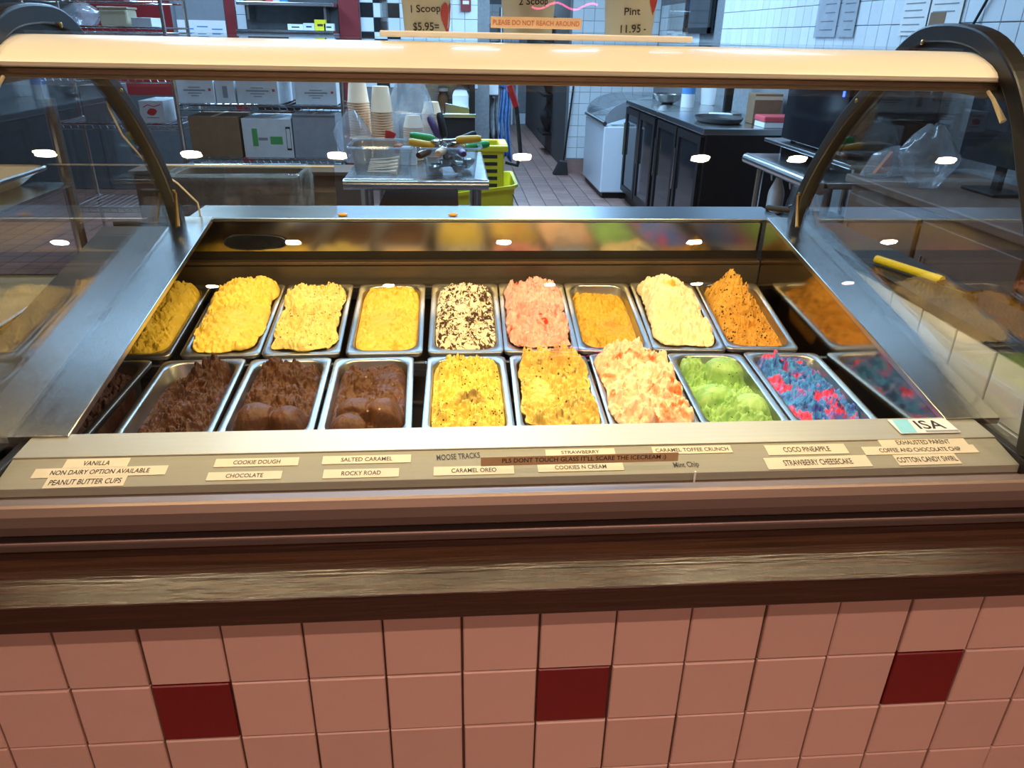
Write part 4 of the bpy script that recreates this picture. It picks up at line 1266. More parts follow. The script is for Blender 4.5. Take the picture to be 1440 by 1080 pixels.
p = put(1008, 166, ct)
t = thing('folded_towel', 'folded white towel on the near corner of the cooler top', 'towel', (p[0] + 0.07, p[1] + 0.05, ct))
MB().box(-0.10, 0.06, -0.05, 0.07, 0.0, 0.014).build('lower_fold', 'towel', t, bev=0.005)
MB().box(-0.10, 0.055, -0.045, 0.065, 0.015, 0.030).build('upper_fold', 'towel', t, bev=0.006)
t = thing('red_box', 'coral red box lid lying on the cooler top', 'box', (2.76, 4.42, ct))
MB().box(-0.11, 0.11, -0.08, 0.10, 0.0, 0.035).build('tray', 'white_pl', t, bev=0.004)
MB().box(-0.115, 0.115, -0.085, 0.105, 0.0355, 0.075).build('cover', 'pinkred', t, bev=0.01)
t = thing('brown_carton', 'dark brown carton behind the red box', 'box', (2.76, 4.66, ct))
MB().box(-0.10, 0.10, -0.07, 0.07, 0, 0.20).build('carton', 'card_brown', t, bev=0.003)
MB().box(-0.10, 0.10, -0.0715, -0.0705, 0.16, 0.185).build('tape', 'cream_tub', t)
t = thing('coffee_press', 'chrome lever appliance standing on the cooler top', 'appliance', (2.70, 5.18, ct))
MB().box(-0.07, 0.07, -0.09, 0.09, 0, 0.03).build('base', 'steel', t, bev=0.005)
MB().box(-0.03, 0.03, 0.04, 0.09, 0.031, 0.34).build('column', 'black', t, bev=0.005)
MB().box(-0.06, 0.06, -0.09, 0.09, 0.27, 0.33).build('head', 'steel', t, bev=0.01)
MB().tube([(-0.05, -0.10, 0.30), (-0.09, -0.22, 0.27)], [0.012, 0.016], 8).build('lever', 'chrome', t)

# ------------------------------------------------------------------ right hand work table with microwave
t = thing('prep_table', 'stainless prep table with a rolled front edge under the microwave', 'table', (2.55, 3.05, 0))
ty0, ty1 = 2.55, 3.50
bw(MB().box(2.24, 2.88, ty0, ty1, 0.868, 0.90), 'table_top', 'steel', t, bev=0.006)
bw(MB().tube([(2.235, ty0, 0.872), (2.235, ty1, 0.872)], 0.030, 12), 'rolled_edge', 'steel', t, smooth=True)
bw(MB().box(2.27, 2.86, ty0 + 0.03, ty1 - 0.03, 0.42, 0.44), 'under_shelf', 'steel', t)
for (x, y) in ((2.30, ty0 + 0.06), (2.30, ty1 - 0.06), (2.83, ty0 + 0.06), (2.83, ty1 - 0.06)):
    bw(MB().tube([(x, y, 0.0), (x, y, 0.867)], 0.02, 10), 'leg', 'steel', t, smooth=True)
t = thing('raised_shelf', 'low steel riser shelf standing on the prep table', 'shelf', (2.62, 3.05, 0.901))
bw(MB().box(2.36, 2.88, ty0 + 0.02, ty1 + 0.1, 0.955, 0.975), 'shelf_board', 'steel', t, bev=0.004)
for y in (ty0 + 0.06, ty1 - 0.06):
    bw(MB().box(2.40, 2.86, y - 0.01, y + 0.01, 0.901, 0.9545), 'foot', 'steel', t)
t = thing('microwave', 'black microwave oven with a dark glass door on the riser shelf', 'microwave', (2.63, 3.1, 0.976))
my0, my1 = 2.78, 3.48
bw(MB().box(2.42, 2.86, my0, my1, 0.985, 1.335), 'body', 'black', t, bev=0.01)
bw(MB().box(2.405, 2.419, my0 + 0.005, my1 - 0.005, 0.99, 1.33), 'door', 'screen', t, bev=0.003)
bw(MB().box(2.40, 2.404, my0 + 0.05, my0 + 0.065, 1.25, 1.275), 'indicator', 'led_blue', t)
bw(MB().box(2.395, 2.425, my0, my1, 1.336, 1.35), 'top_trim', 'steel', t)
for (x, y) in ((2.46, my0 + 0.05), (2.46, my1 - 0.05), (2.82, my0 + 0.05), (2.82, my1 - 0.05)):
    bw(MB().lathe([(0.015, 0.976), (0.015, 0.985)], 10, (x, y, 0)), 'foot', 'rubber', t)


def spray(x, y, z, label, body, collar, clear=False):
    t = thing('spray_bottle', label, 'spray bottle', (x, y, z), rz=2.4, group='spray bottles under the prep table')
    MB().lathe([(0.040, 0), (0.046, 0.006), (0.046, 0.10), (0.043, 0.125), (0.020, 0.185), (0.016, 0.20)], 18).build('bottle', body, t, smooth=True)
    MB().lathe([(0.019, 0.2005), (0.019, 0.222)], 14).build('collar', collar, t, smooth=True)
    MB().prism([(-0.035, -0.012, 0.223), (0.055, -0.012, 0.238), (0.060, -0.012, 0.262), (0.0, -0.012, 0.275), (-0.045, -0.012, 0.258)], (0, 0.024, 0)).build('head', 'white_pl', t, bev=0.004)
    MB().tube([(0.030, 0, 0.238), (0.045, 0, 0.21), (0.040, 0, 0.18)], [0.007, 0.006, 0.004], 8).build('trigger', 'white_pl', t, smooth=True)


p = at(1088, 270, 0, 2.42)
sp_s = thing('floor_stand', 'dark low cabinet under the prep table holding spray bottles', 'cabinet', (2.5, 2.9, 0.44))
bw(MB().box(2.33, 2.78, 2.62, 3.46, 0.4405, 0.58), 'carcass', 'black', sp_s, bev=0.005)
bw(MB().box(2.326, 2.3295, 2.64, 3.44, 0.46, 0.57), 'front_panel', 'dark_wall', sp_s)
p = at(1086, 296, 2, 0.60)
spray(2.40, 3.40, 0.5805, 'pink white spray bottle with a green collar under the prep table', 'white_pl', 'green')
spray(2.39, 3.12, 0.5805, 'clear spray bottle with a white trigger head under the prep table', 'tub_clear', 'white_pl')

# ------------------------------------------------------------------ brown counter beyond the end glass
t = thing('service_counter', 'brown panelled service counter by the right tiled wall', 'counter', (2.6, 1.85, 0))
bw(MB().box(2.33, 2.89, 1.30, 2.46, 0.0, 0.92), 'carcass', 'brown_wall', t)
bw(MB().box(2.30, 2.895, 1.28, 2.48, 0.9205, 0.955), 'worktop', 'brown_wall', t, bev=0.006)
for k in range(2):
    a = 1.33 + k * 0.57
    d = bw(MB().box(2.312, 2.329, a, a + 0.54, 0.08, 0.88), 'door', 'brown_wall', t, bev=0.004)
    bw(MB().tube([(2.30, a + 0.48, 0.62), (2.30, a + 0.48, 0.76)], 0.006), 'handle', 'chrome', d)
t = thing('till_screen', 'black flat screen standing on the brown counter', 'screen', (2.66, 2.02, 0.956))
bw(MB().box(2.60, 2.75, 1.92, 2.12, 0.956, 0.968), 'base', 'black', t, bev=0.004)
bw(MB().box(2.67, 2.69, 2.0, 2.04, 0.9685, 1.12), 'neck', 'black', t)
bw(MB().box(2.64, 2.665, 1.80, 2.24, 1.06, 1.36), 'panel', 'screen', t, bev=0.004)
t = thing('gooseneck_faucet', 'chrome gooseneck faucet at the end of the brown counter', 'faucet', (2.55, 1.55, 0.956))
MB().lathe([(0.022, 0), (0.020, 0.03), (0.012, 0.035)], 14).build('base', 'chrome', t, smooth=True)
MB().tube([(0, 0, 0.03)] + [(-0.07 + 0.07 * math.cos(a), 0, 0.20 + 0.07 * math.sin(a)) for a in np.linspace(0, math.pi, 10)] + [(-0.14, 0, 0.15)], 0.010, 10).build('spout', 'chrome', t, smooth=True)


def bag(name, label, loc, sx, sy, h, mat, seed, cat='bag', group=None):
    rng = np.random.RandomState(seed)
    nx, nz = 26, 14
    m = MB()
    vs = []
    ph = rng.rand(8) * 6.28
    for j in range(nz):
        t = j / (nz - 1)
        rad = (0.55 + 0.55 * math.sin(min(1, t * 1.5) * math.pi * 0.62)) * (1 - 0.72 * max(0, (t - 0.55) / 0.45) ** 1.3)
        for i in range(nx):
            a = 2 * math.pi * i / nx
            wob = 1 + 0.10 * math.sin(3 * a + ph[0] + 3 * t) + 0.07 * math.sin(7 * a + ph[1] - 4 * t) + 0.05 * math.sin(11 * a + ph[2] + 9 * t)
            vs.append((sx / 2 * rad * wob * math.cos(a), sy / 2 * rad * wob * math.sin(a), h * t + 0.02 * h * math.sin(5 * a + ph[3]) * t))
    fs = []
    for j in range(nz - 1):
        for i in range(nx):
            i2 = (i + 1) % nx
            fs.append((j * nx + i, j * nx + i2, (j + 1) * nx + i2, (j + 1) * nx + i))
    fs.append(tuple(range(nx - 1, -1, -1)))
    o = m.add(vs, fs).build(name, mat, smooth=True)
    o.location = loc
    return tag(o, label, cat, group)


bag('plastic_bag', 'crumpled clear plastic bag on the brown counter', (2.46, 2.16, 0.956), 0.20, 0.18, 0.24, 'bag', 3)
t = thing('orange_packet', 'clear packet with an orange corner on the brown counter', 'packet', (2.42, 2.40, 0.956), rz=0.5)
MB().add([(-0.10, -0.05, 0), (0.10, -0.05, 0), (0.10, 0.05, 0), (-0.10, 0.05, 0), (-0.08, -0.03, 0.11), (0.07, -0.02, 0.13), (0.08, 0.03, 0.12), (-0.07, 0.02, 0.10)], [(0, 1, 5, 4), (1, 2, 6, 5), (2, 3, 7, 6), (3, 0, 4, 7), (4, 5, 6, 7), (3, 2, 1, 0)]).build('wrap', 'bag', t, bev=0.01)
MB().prism([(-0.05, 0.0, 0.015), (0.07, 0.0, 0.015), (0.05, 0.0, 0.10)], (0, 0.015, 0)).build('orange_card', 'orange', t)
t = thing('yellow_spatula', 'yellow-handled spatula lying on the tiled partition cap', 'spatula', (1.53, 0.66, 1.031), rz=-1.25)
MB().tube([(-0.11, 0, 0.010), (0.06, 0, 0.010)], 0.0095, 10).build('handle', 'yellow', t, smooth=True)
MB().box(0.061, 0.14, -0.018, 0.018, 0.006, 0.012).build('blade', 'black', t, bev=0.002)

# ------------------------------------------------------------------ notices on the right wall
XW = 2.892


def wall_sheet(name, label, u0, u1, v0, v1, mat, cat, thick=0.002):
    a, b = at(u0, (v0 + v1) / 2, 0, XW), at(u1, (v0 + v1) / 2, 0, XW)
    zt, zb = at((u0 + u1) / 2, v0, 0, XW)[2], at((u0 + u1) / 2, v1, 0, XW)[2]
    zt += 0.16
    t = thing(name, label, cat, (XW, (a[1] + b[1]) / 2, (zt + zb) / 2))
    hy, hz = abs(a[1] - b[1]) / 2, (zt - zb) / 2
    MB().box(-thick, 0, -hy, hy, -hz, hz).build('sheet', mat, t)
    return t, hy, hz


for (u0, u1, lab) in ((1150, 1178, 'notice in a plastic sleeve taped to the tiles, nearer the coolers'), (1182, 1204, 'notice in a plastic sleeve taped to the tiles, nearer the menu sheet')):
    t, hy, hz = wall_sheet('wall_notice', lab, u0, u1, 0, 52, 'paper', 'notice')
    MB().box(-0.006, -0.004, -hy - 0.01, hy + 0.01, -hz - 0.01, hz + 0.01).build('sleeve', 'sleeve', t)
    for k in range(6):
        MB().box(-0.0035, -0.0022, -hy * 0.7, hy * random.uniform(0.2, 0.7), -hz * 0.8 + k * hz * 0.26, -hz * 0.8 + k * hz * 0.26 + 0.006).build('print_line', 'ink_grey', t)
for (u0, u1, v1, lab, photo) in ((1268, 1304, 50, 'white price sheet taped to the tiles beside the menu', False), (1306, 1350, 54, 'white menu sheet with a small food photo taped to the tiles', True)):
    t, hy, hz = wall_sheet('menu_sheet', lab, u0, u1, 0, v1, 'paper', 'notice')
    for k in range(9):
        MB().box(-0.0035, -0.0022, hy * random.uniform(-0.8, -0.5), hy * 0.8, -hz * 0.9 + k * hz * 0.2, -hz * 0.9 + k * hz * 0.2 + 0.005).build('print_line', 'ink_grey', t) if not (photo and k < 3) else None
    if photo:
        MB().box(-0.004, -0.0022, -hy * 0.1, hy * 0.9, -hz * 0.95, -hz * 0.30).build('food_photo', 'card_brown', t)
c0, c1 = at(1388, 0, 0, 2.885), at(1362, 46, 0, 2.885)
tag(MB().tube([tuple(c0 + (c0 - c1) * 2), tuple(c0), tuple(c1), tuple(c1 + (c1 - c0) * 1.5)], 0.006, 6).build('wall_cable', 'rubber'), 'thin black cable running down the tiled wall', 'cable')
# dark framed board further along the same wall
ya, yb = at(1004, 30, 0, XW)[1], at(966, 30, 0, XW)[1]
t = thing('framed_board', 'black framed board hung on the right tiled wall', 'board', (XW, (ya + yb) / 2, 1.9))
hy = abs(ya - yb) / 2
MB().box(-0.02, 0, -hy, hy, -0.36, 0.4).build('panel', 'screen', t)
for (p_, q, r_, s_) in ((-hy, -hy + 0.06, -0.36, 0.4), (hy - 0.06, hy, -0.36, 0.4), (-hy, hy, -0.36, -0.31), (-hy, hy, 0.35, 0.4)):
    MB().box(-0.035, -0.0202, p_, q, r_, s_).build('frame_bar', 'black', t)

# ------------------------------------------------------------------ steel table with cups and scoops
TZ = 0.90


def ux(u, y, v=200):
    return float(at(u, v, 1, y)[0])


t = thing('steel_table', 'stainless work table loaded with cups and clear tubs', 'table', (0.38, 3.0, 0))
tx0, tx1 = 0.06, 0.705
bw(MB().box(tx0, tx1, 2.585, 3.46, TZ - 0.03, TZ), 'table_top', 'steel_x', t, bev=0.008)
bw(MB().tube([(tx0, 2.60, TZ - 0.026), (tx1, 2.60, TZ - 0.026)], 0.024, 12), 'rolled_edge', 'steel_x', t, smooth=True)
bw(MB().box(tx0 + 0.04, tx1 - 0.04, 2.66, 3.40, 0.60, 0.62), 'under_shelf', 'steel_x', t)
for (x, y) in ((tx0 + 0.10, 2.68), (tx1 - 0.05, 2.68), (tx0 + 0.10, 3.38), (tx1 - 0.05, 3.38)):
    bw(MB().tube([(x, y, 0), (x, y, TZ - 0.031)], 0.020, 10), 'leg', 'steel', t, smooth=True)
t = thing('cardboard_tray', 'shallow brown carton on the shelf under the steel table', 'box', (0.37, 3.0, 0.621))
MB().box(-0.18, 0.20, -0.22, 0.25, 0, 0.12).build('carton', 'card_brown', t, bev=0.004)
MB().box(0.10, 0.18, -0.222, -0.2205, 0.03, 0.10).build('red_print', 'ink_red', t)
MB().box(-0.14, 0.05, -0.222, -0.2205, 0.05, 0.07).build('print_line', 'ink_grey', t)


def tub(x0, x1, y0, y1, h, label):
    t = thing('clear_tub', label, 'tub', ((x0 + x1) / 2, (y0 + y1) / 2, TZ + 0.001), group='clear plastic tubs on the steel table')
    a, b = (x1 - x0) / 2, (y1 - y0) / 2
    rings = [(a * 0.86, b * 0.86, 0.02, 0.0), (a * 0.97, b * 0.97, 0.025, h - 0.006), (a + 0.012, b + 0.012, 0.03, h - 0.004), (a + 0.012, b + 0.012, 0.03, h), (a * 0.97 - 0.001, b * 0.97 - 0.001, 0.025, h), (a * 0.86 - 0.003, b * 0.86 - 0.003, 0.02, 0.004)]
    vs, fs = [], []
    for aa, bb, r, z in rings:
        q = rrect(aa, bb, r, 5)
        n = len(q)
        vs += [(x, y, z) for x, y in q]
    for i in range(len(rings) - 1):
        for k in range(n):
            fs.append((i * n + k, i * n + (k + 1) % n, (i + 1) * n + (k + 1) % n, (i + 1) * n + k))
    fs += [tuple(range(n - 1, -1, -1)), tuple(5 * n + k for k in range(n))]
    MB().add(vs, fs).build('shell', 'tub_clear', t, smooth=True)
    q = rrect(a + 0.012, b + 0.012, 0.03, 5)
    MB().tube([(x, y, h) for x, y in q] + [(q[0][0], q[0][1], h)], 0.004, 6, cap=False).build('rim', 'bag', t, smooth=True)
    return t


TY0, TY1 = 2.64, 2.93
TH = 0.125
xa0, xa1, xb0, xb1 = ux(490, TY0), ux(578, TY0), ux(592, TY0), ux(674, TY0)
tub(xa0, xa1, TY0, TY1, TH, 'clear empty tub with spoons beside the tub of scoops')
tub(xb0, xb1, TY0, TY1, TH, 'clear tub piled with ice cream scoops')


def scoop(x, y, z, yaw, pitch, mat, words):
    t = thing('ice_cream_scoop', f'steel ice cream scoop with a {words} handle in the clear tub', 'scoop', (x, y, z), group='ice cream scoops in the clear tub')
    t.rotation_euler = (0, -pitch, yaw)
    MB().tube([(0, 0, 0), (0.02, 0, 0), (0.10, 0, 0), (0.115, 0, 0)], [0.013, 0.0185, 0.017, 0.012], 10).build('handle', mat, t, smooth=True)
    MB().tube([(-0.06, 0, 0), (0, 0, 0)], 0.007, 8).build('shank', 'steel', t, smooth=True)
    MB().lathe([(0.002, -0.022), (0.014, -0.019), (0.026, -0.008), (0.031, 0.004), (0.028, 0.004), (0.018, -0.008), (0.002, -0.015)], 14, (-0.088, 0, 0)).build('bowl', 'steel', t, smooth=True)


for (u, v, y, yaw, pitch, mat, words) in [(612, 196, 2.75, 3.0, 0.14, 'green', 'green'), (625, 194, 2.78, 2.0, 1.1, 'black', 'black'), (641, 197, 2.72, 0.1, 0.05, 'yellow2', 'yellow'),
           (619, 196, 2.82, 2.4, 0.95, 'purple', 'purple'), (610, 206, 2.70, 3.3, 0.2, 'yellow2', 'amber'), (604, 212, 2.68, 4.3, -0.05, 'jar', 'brown'),
           (645, 210, 2.70, 4.9, -0.05, 'purple', 'dark violet'), (624, 211, 2.69, 4.5, 0.0, 'cup', 'tan'), (640, 200, 2.84, 0.5, 0.3, 'black', 'matt black'), (655, 207, 2.80, 0.3, 0.1, 'green', 'dark green'), (632, 206, 2.76, 5.4, 0.0, 'card_brown', 'wood brown')]:
    q = at(u, v, 1, y)
    scoop(float(q[0]), y, float(q[2]), yaw, pitch, mat, words)
for i, (fx, fy) in enumerate(((0.2, 0.22), (0.42, 0.2), (0.64, 0.24), (0.82, 0.3), (0.25, 0.6), (0.5, 0.65), (0.78, 0.7))):
    x, y = xb0 + (xb1 - xb0) * fx, TY0 + (TY1 - TY0) * fy
    t = thing('ice_cream_scoop', 'steel ice cream scoop lying at the bottom of the clear tub', 'scoop', (x, y, TZ + 0.034 + 0.03 * (i % 2)), group='ice cream scoops in the clear tub')
    t.rotation_euler = (0, random.uniform(-0.2, 0.1), [0.3, 1.2, 2.0, 2.6, 5.2, 4.4, 3.9][i])
    MB().lathe([(0.002, -0.028), (0.018, -0.024), (0.028, -0.008), (0.032, 0.004), (0.029, 0.004), (0.018, -0.008), (0.002, -0.018)], 14).build('bowl', 'steel', t, smooth=True)
    MB().tube([(0.025, 0, 0), (0.06, 0, 0.005), (0.075, 0, 0.008)], [0.006, 0.012, 0.012], 8).build('handle', ['steel', 'jar', 'black'][i % 3], t, smooth=True)
t = thing('spoon_bundle', 'bundle of pale plastic spoons in the clear empty tub', 'spoons', ((xa0 + xa1) / 2, (TY0 + TY1) / 2, TZ + 0.012))
for k in range(7):
    a = [-0.4, 0.2, 0.35, -0.1, 0.1, -0.3, 0.3][k]
    MB().tube([(-0.07, 0.025 * k - 0.075, 0.005 * k), (0.02, 0.025 * k - 0.075 + 0.06 * a, 0.005 * k + 0.004), (0.065, 0.025 * k - 0.075 + 0.09 * a, 0.005 * k + 0.004)], [0.003, 0.003, 0.011], 6).build('spoon', 'cup', t)

CUPS = {'large': cup_mesh('large_cup', 0.040, 0.0535, 0.115, 'cup', 22), 'small': cup_mesh('small_cup', 0.036, 0.050, 0.055, 'cup', 22)}
CUP_H = {'large': 0.1205, 'small': 0.0605}


def stack(u, y, v_top, kind, pitch, label, dx=0.0):
    x = ux(u, y)
    n = int((float(at(u, v_top, 1, y)[2]) - TZ - CUP_H[kind]) / pitch) + 1
    for k in range(n):
        o = link('paper_cup', CUPS[kind])
        o.location = (x + dx * k, y, TZ + 0.0012 + k * pitch + CUP_H[kind])
        o.rotation_euler = (math.pi, 0, random.uniform(0, 6))
        tag(o, label, 'cup', label)


stack(510, 3.22, 108, 'large', 0.0120, 'cream paper cup in the tall stack leaning by the plastic bag', dx=-0.0004)
stack(539, 3.14, 119, 'large', 0.0120, 'cream paper cup in the stack next to the bagged cups')
stack(582, 3.16, 160, 'small', 0.0110, 'small cream paper cup in the stack inside the clear bag')
stack(608, 3.27, 143, 'small', 0.0105, 'small cream paper cup in the stack behind the scoops')
for (u, y, z, lab) in ((514, 3.03, 0.0012, 'single large cream cup standing beside the plastic bag'), (533, 2.995, 0.0012, 'single large cream cup holding red spoons')):
    o = link('paper_cup', CUPS['large'])
    o.location = (ux(u, y) + (0.03 if 'red' in lab else -0.02), y, TZ + z)
    tag(o, lab, 'cup')
    if 'red' in lab:
        red_at = o.location.copy()
bag('plastic_bag', 'tall clear plastic bag standing over a stack of small cups', (ux(580, 3.16), 3.16, TZ + 0.002), 0.20, 0.17, 0.43, 'bag', 11)
bag('plastic_bag', 'cloudy plastic bag slumped at the end of the steel table', (ux(497, 3.06), 3.06, TZ + 0.002), 0.16, 0.15, 0.24, 'bag', 5)
t = thing('red_spoons', 'fan of red plastic spoons standing in a cream cup', 'spoons', (red_at.x, red_at.y, TZ + 0.06))
for k in range(4):
    MB().box(-0.007, 0.007, -0.001, 0.001, 0, 0.10).build('spoon', 'red', t).rotation_euler = (0, 0.10 + 0.14 * k, 0)
t = thing('orange_spoons', 'heap of orange plastic spoons beside the red spoons', 'spoons', (ux(554, 3.0), 3.0, TZ + 0.055))
MB().lathe([(0.036, -0.054), (0.038, -0.052), (0.046, 0.0), (0.043, 0.0), (0.034, -0.048)], 16).build('holder', 'cup', t, smooth=True)
for k in range(12):
    o = MB().tube([(0, 0, -0.045), (0.012, 0, 0.015), (0.02, 0, 0.045)], [0.003, 0.004, 0.011], 6).build('spoon', 'orange', t)
    o.location = (-0.012 + 0.002 * k, 0.004 * (k % 3), 0)
    o.rotation_euler = (0, 0.15, k * 0.53)
t = thing('napkin_stack', 'small stack of white napkins behind the clear tub', 'napkins', (ux(575, 3.0), 3.0, TZ + 0.001))
for k in range(7):
    MB().box(-0.04, 0.035, -0.03, 0.03, 0.012 * k, 0.012 * k + 0.011).build('napkin_fold', 'paper', t)

# ------------------------------------------------------------------ yellow mop bucket
t = thing('mop_bucket', 'yellow mop bucket with side-press wringer on the kitchen floor', 'mop bucket', (0.735, 4.40, 0))
rings = [(0.17, 0.22, 0.04, 0.07), (0.185, 0.24, 0.05, 0.10), (0.215, 0.275, 0.06, 0.54), (0.235, 0.295, 0.06, 0.555), (0.235, 0.295, 0.06, 0.575), (0.215, 0.275, 0.06, 0.575), (0.185, 0.24, 0.05, 0.12)]
vs, fs = [], []
for aa, bb, r, z in rings:
    q = rrect(aa, bb, r, 6)
    n = len(q)
    vs += [(x, y, z + (0.03 * (x / 0.235) if z > 0.43 else 0)) for x, y in q]
for i in range(len(rings) - 1):
    for k in range(n):
        fs.append((i * n + k, i * n + (k + 1) % n, (i + 1) * n + (k + 1) % n, (i + 1) * n + k))
fs += [tuple(range(n - 1, -1, -1)), tuple((len(rings) - 1) * n + k for k in range(n))]
MB().add(vs, fs).build('tank', 'yellow', t, smooth=True)
wr_ = MB()
wr_.box(-0.20, 0.14, -0.20, -0.175, 0.42, 0.82).box(-0.20, 0.14, 0.10, 0.125, 0.42, 0.82).box(0.12, 0.145, -0.175, 0.10, 0.42, 0.84).box(-0.22, 0.17, -0.215, -0.17, 0.80, 0.84).box(-0.22, 0.17, 0.095, 0.14, 0.80, 0.84).box(0.11, 0.17, -0.17, 0.095, 0.80, 0.845)
wr_o = wr_.build('wringer', 'yellow', t, bev=0.008)
for k in range(5):
    MB().box(-0.16, 0.10, -0.2025, -0.2005, 0.575 + k * 0.046, 0.597 + k * 0.046).build('drain_slot', 'rubber', wr_o)
MB().tube([(0.16, -0.1, 0.72), (0.24, -0.1, 0.70), (0.26, -0.1, 0.78), (0.23, -0.1, 1.05), (0.20, -0.1, 1.16)], [0.012, 0.014, 0.014, 0.014, 0.014], 8).build('press_lever', 'rubber', t, smooth=True)
MB().tube([(0.225, -0.1, 1.07), (0.18, -0.1, 1.20)], 0.021, 10).build('grip', 'red', t, smooth=True)
MB().tube([(0.20, -0.27, 0.54), (0.24, -0.30, 0.46), (0.19, -0.28, 0.40)], 0.005, 6).build('bail', 'chrome', t)
for (x, y) in ((-0.15, -0.18), (0.15, -0.18), (-0.15, 0.18), (0.15, 0.18)):
    MB().lathe([(0.035, -0.012), (0.035, 0.012)], 12).build('caster', 'rubber', t).matrix_local = Matrix.Translation((x, y, 0.036)) @ Matrix.Rotation(math.pi / 2, 4, 'X')

# ------------------------------------------------------------------ pass-through station behind the table
t = thing('drink_station', 'black framed drink station with a steel back behind the cups', 'station', (0.5, 6.6, 0))
sx0, sx1 = float(at(560, 160, 1, 6.4)[0]), float(at(668, 160, 1, 6.4)[0])
bw(MB().box(sx0, sx1, 6.4, 7.1, 0.0, 0.80), 'cabinet', 'black', t, bev=0.006)
bw(MB().box(sx0 - 0.01, sx1 + 0.01, 6.38, 7.1, 0.801, 0.835), 'counter', 'steel_x', t, bev=0.004)
bw(MB().box(sx0, sx0 + 0.05, 6.4, 7.1, 0.836, 1.10), 'side_post', 'black', t)
bw(MB().box(sx1 - 0.05, sx1, 6.4, 7.1, 0.836, 1.10), 'side_post', 'black', t)
bw(MB().box(sx0, sx1, 6.4, 7.1, 1.101, 1.17), 'hood', 'black', t)
bw(MB().box(sx0 + 0.05, sx1 - 0.05, 6.95, 6.97, 0.836, 1.10), 'steel_back', 'steel_x', t)
p = at(648, 173, 1, 6.5)
t = thing('milk_jug', 'white milk jug with a red cap on the drink station', 'jug', (p[0], 6.52, 0.836))
MB().add([(x, y, z) for z, a in ((0, 0.065), (0.01, 0.075), (0.15, 0.075), (0.19, 0.06), (0.225, 0.022), (0.24, 0.02)) for x, y in ((-a, -a), (a, -a), (a, a), (-a, a))], [(i * 4 + k, i * 4 + (k + 1) % 4, i * 4 + 4 + (k + 1) % 4, i * 4 + 4 + k) for i in range(5) for k in range(4)] + [(3, 2, 1, 0), (20, 21, 22, 23)]).build('body', 'milk', t, bev=0.008)
MB().lathe([(0.022, 0.241), (0.022, 0.26)], 12).build('cap', 'red', t)
MB().tube([(0.03, 0.0, 0.22), (0.085, 0.0, 0.19), (0.085, 0.0, 0.13)], 0.011, 8).build('handle', 'milk', t, smooth=True)
p = at(624, 173, 1, 6.5)
t = thing('brown_jar', 'brown jar with a white lid beside the milk jug', 'jar', (p[0], 6.55, 0.836))
MB().lathe([(0.045, 0), (0.05, 0.01), (0.05, 0.13), (0.035, 0.17), (0.035, 0.18)], 16).build('jar', 'jar', t, smooth=True)
MB().lathe([(0.045, 0.1805), (0.045, 0.21), (0.03, 0.215)], 16).build('lid', 'white_pl', t, smooth=True)
p = at(659, 160, 1, 6.45)
o = MB().box(-0.035, 0.035, -0.002, 0, 0, 0.11).build('white_card', 'paper')
o.location = (p[0] - 0.02, 6.948, 0.95)
tag(o, 'white card taped to the steel back of the drink station', 'card')
p = at(633, 150, 1, 6.3)
t = thing('napkin_holder', 'grey steel box with a sloped lid on the drink station', 'box', (float(at(645, 180, 1, 6.45)[0]) + 0.0, 6.44, 0.836))
MB().prism([(-0.12, -0.04, 0), (0.10, -0.04, 0), (0.10, -0.04, 0.05), (-0.12, -0.04, 0.09)], (0, 0.06, 0)).build('box', 'steel', t, bev=0.003)

# passage: cloth on a rail, broom, shelving, dispenser
t = thing('hanging_cloths', 'blue and grey cloths hanging on a pole by the passage', 'cloths', (1.05, 7.55, 0))
MB().tube([(0.0, 0, 0.0), (0.0, 0, 1.75)], 0.014, 8).build('pole', 'chrome', t, smooth=True)
MB().lathe([(0.15, 0), (0.15, 0.02), (0.03, 0.04)], 16).build('foot', 'rubber', t)
for k, (x, mt, z0, z1, wd) in enumerate(((-0.05, 'grey_cloth', 0.50, 1.20, 0.17), (0.05, 'blue_cloth', 0.28, 1.02, 0.13), (0.02, 'blue_cloth', 0.98, 1.30, 0.20))):
    vs = []
    for j in range(12):
        q = j / 11
        for i in range(16):
            s_ = i / 15 - 0.5
            vs.append((x + wd * s_ * (0.75 + 0.35 * q) + 0.01 * math.sin(7 * q + k), -0.04 - 0.02 * k + 0.022 * math.sin(s_ * 19 + k * 2 + q) * (0.4 + q), z1 + (z0 - z1) * q + 0.03 * math.sin(s_ * 9 + k) * q))
    fs = [(j * 16 + i, j * 16 + i + 1, (j + 1) * 16 + i + 1, (j + 1) * 16 + i) for j in range(11) for i in range(15)]
    o = MB().add(vs, fs).build('cloth', mt, t, smooth=True)
    o.modifiers.new('thickness', 'SOLIDIFY').thickness = 0.006
t = thing('push_broom', 'black dustpan broom leaning on the tiled pillar', 'broom', (1.83, 8.22, 0.0))
MB().tube([(0.12, 0.12, 1.0), (0.03, 0.02, 0.16)], 0.011, 8).build('pole', 'black', t)
MB().prism([(-0.10, -0.05, 0.0), (0.08, -0.05, 0.0), (0.06, -0.05, 0.15), (-0.02, -0.05, 0.16)], (0, 0.12, 0)).build('pan', 'rubber', t, bev=0.01)
t = thing('storage_shelf', 'dark steel storage shelf crowded with bags in the passage', 'shelf', (1.95, 10.2, 0))
sxa = float(at(765, 190, 1, 9.9)[0])
for (x, y) in ((sxa + 0.25, 9.9), (sxa + 0.25, 10.6)):
    bw(MB().tube([(x, y, 0), (x, y, 2.0)], 0.022, 8), 'post', 'steel', t)
for z in (0.25, 0.75, 1.25, 1.7):
    bw(MB().box(sxa - 0.02, sxa + 0.28, 9.88, 10.62, z, z + 0.03), 'shelf_board', 'black', t)
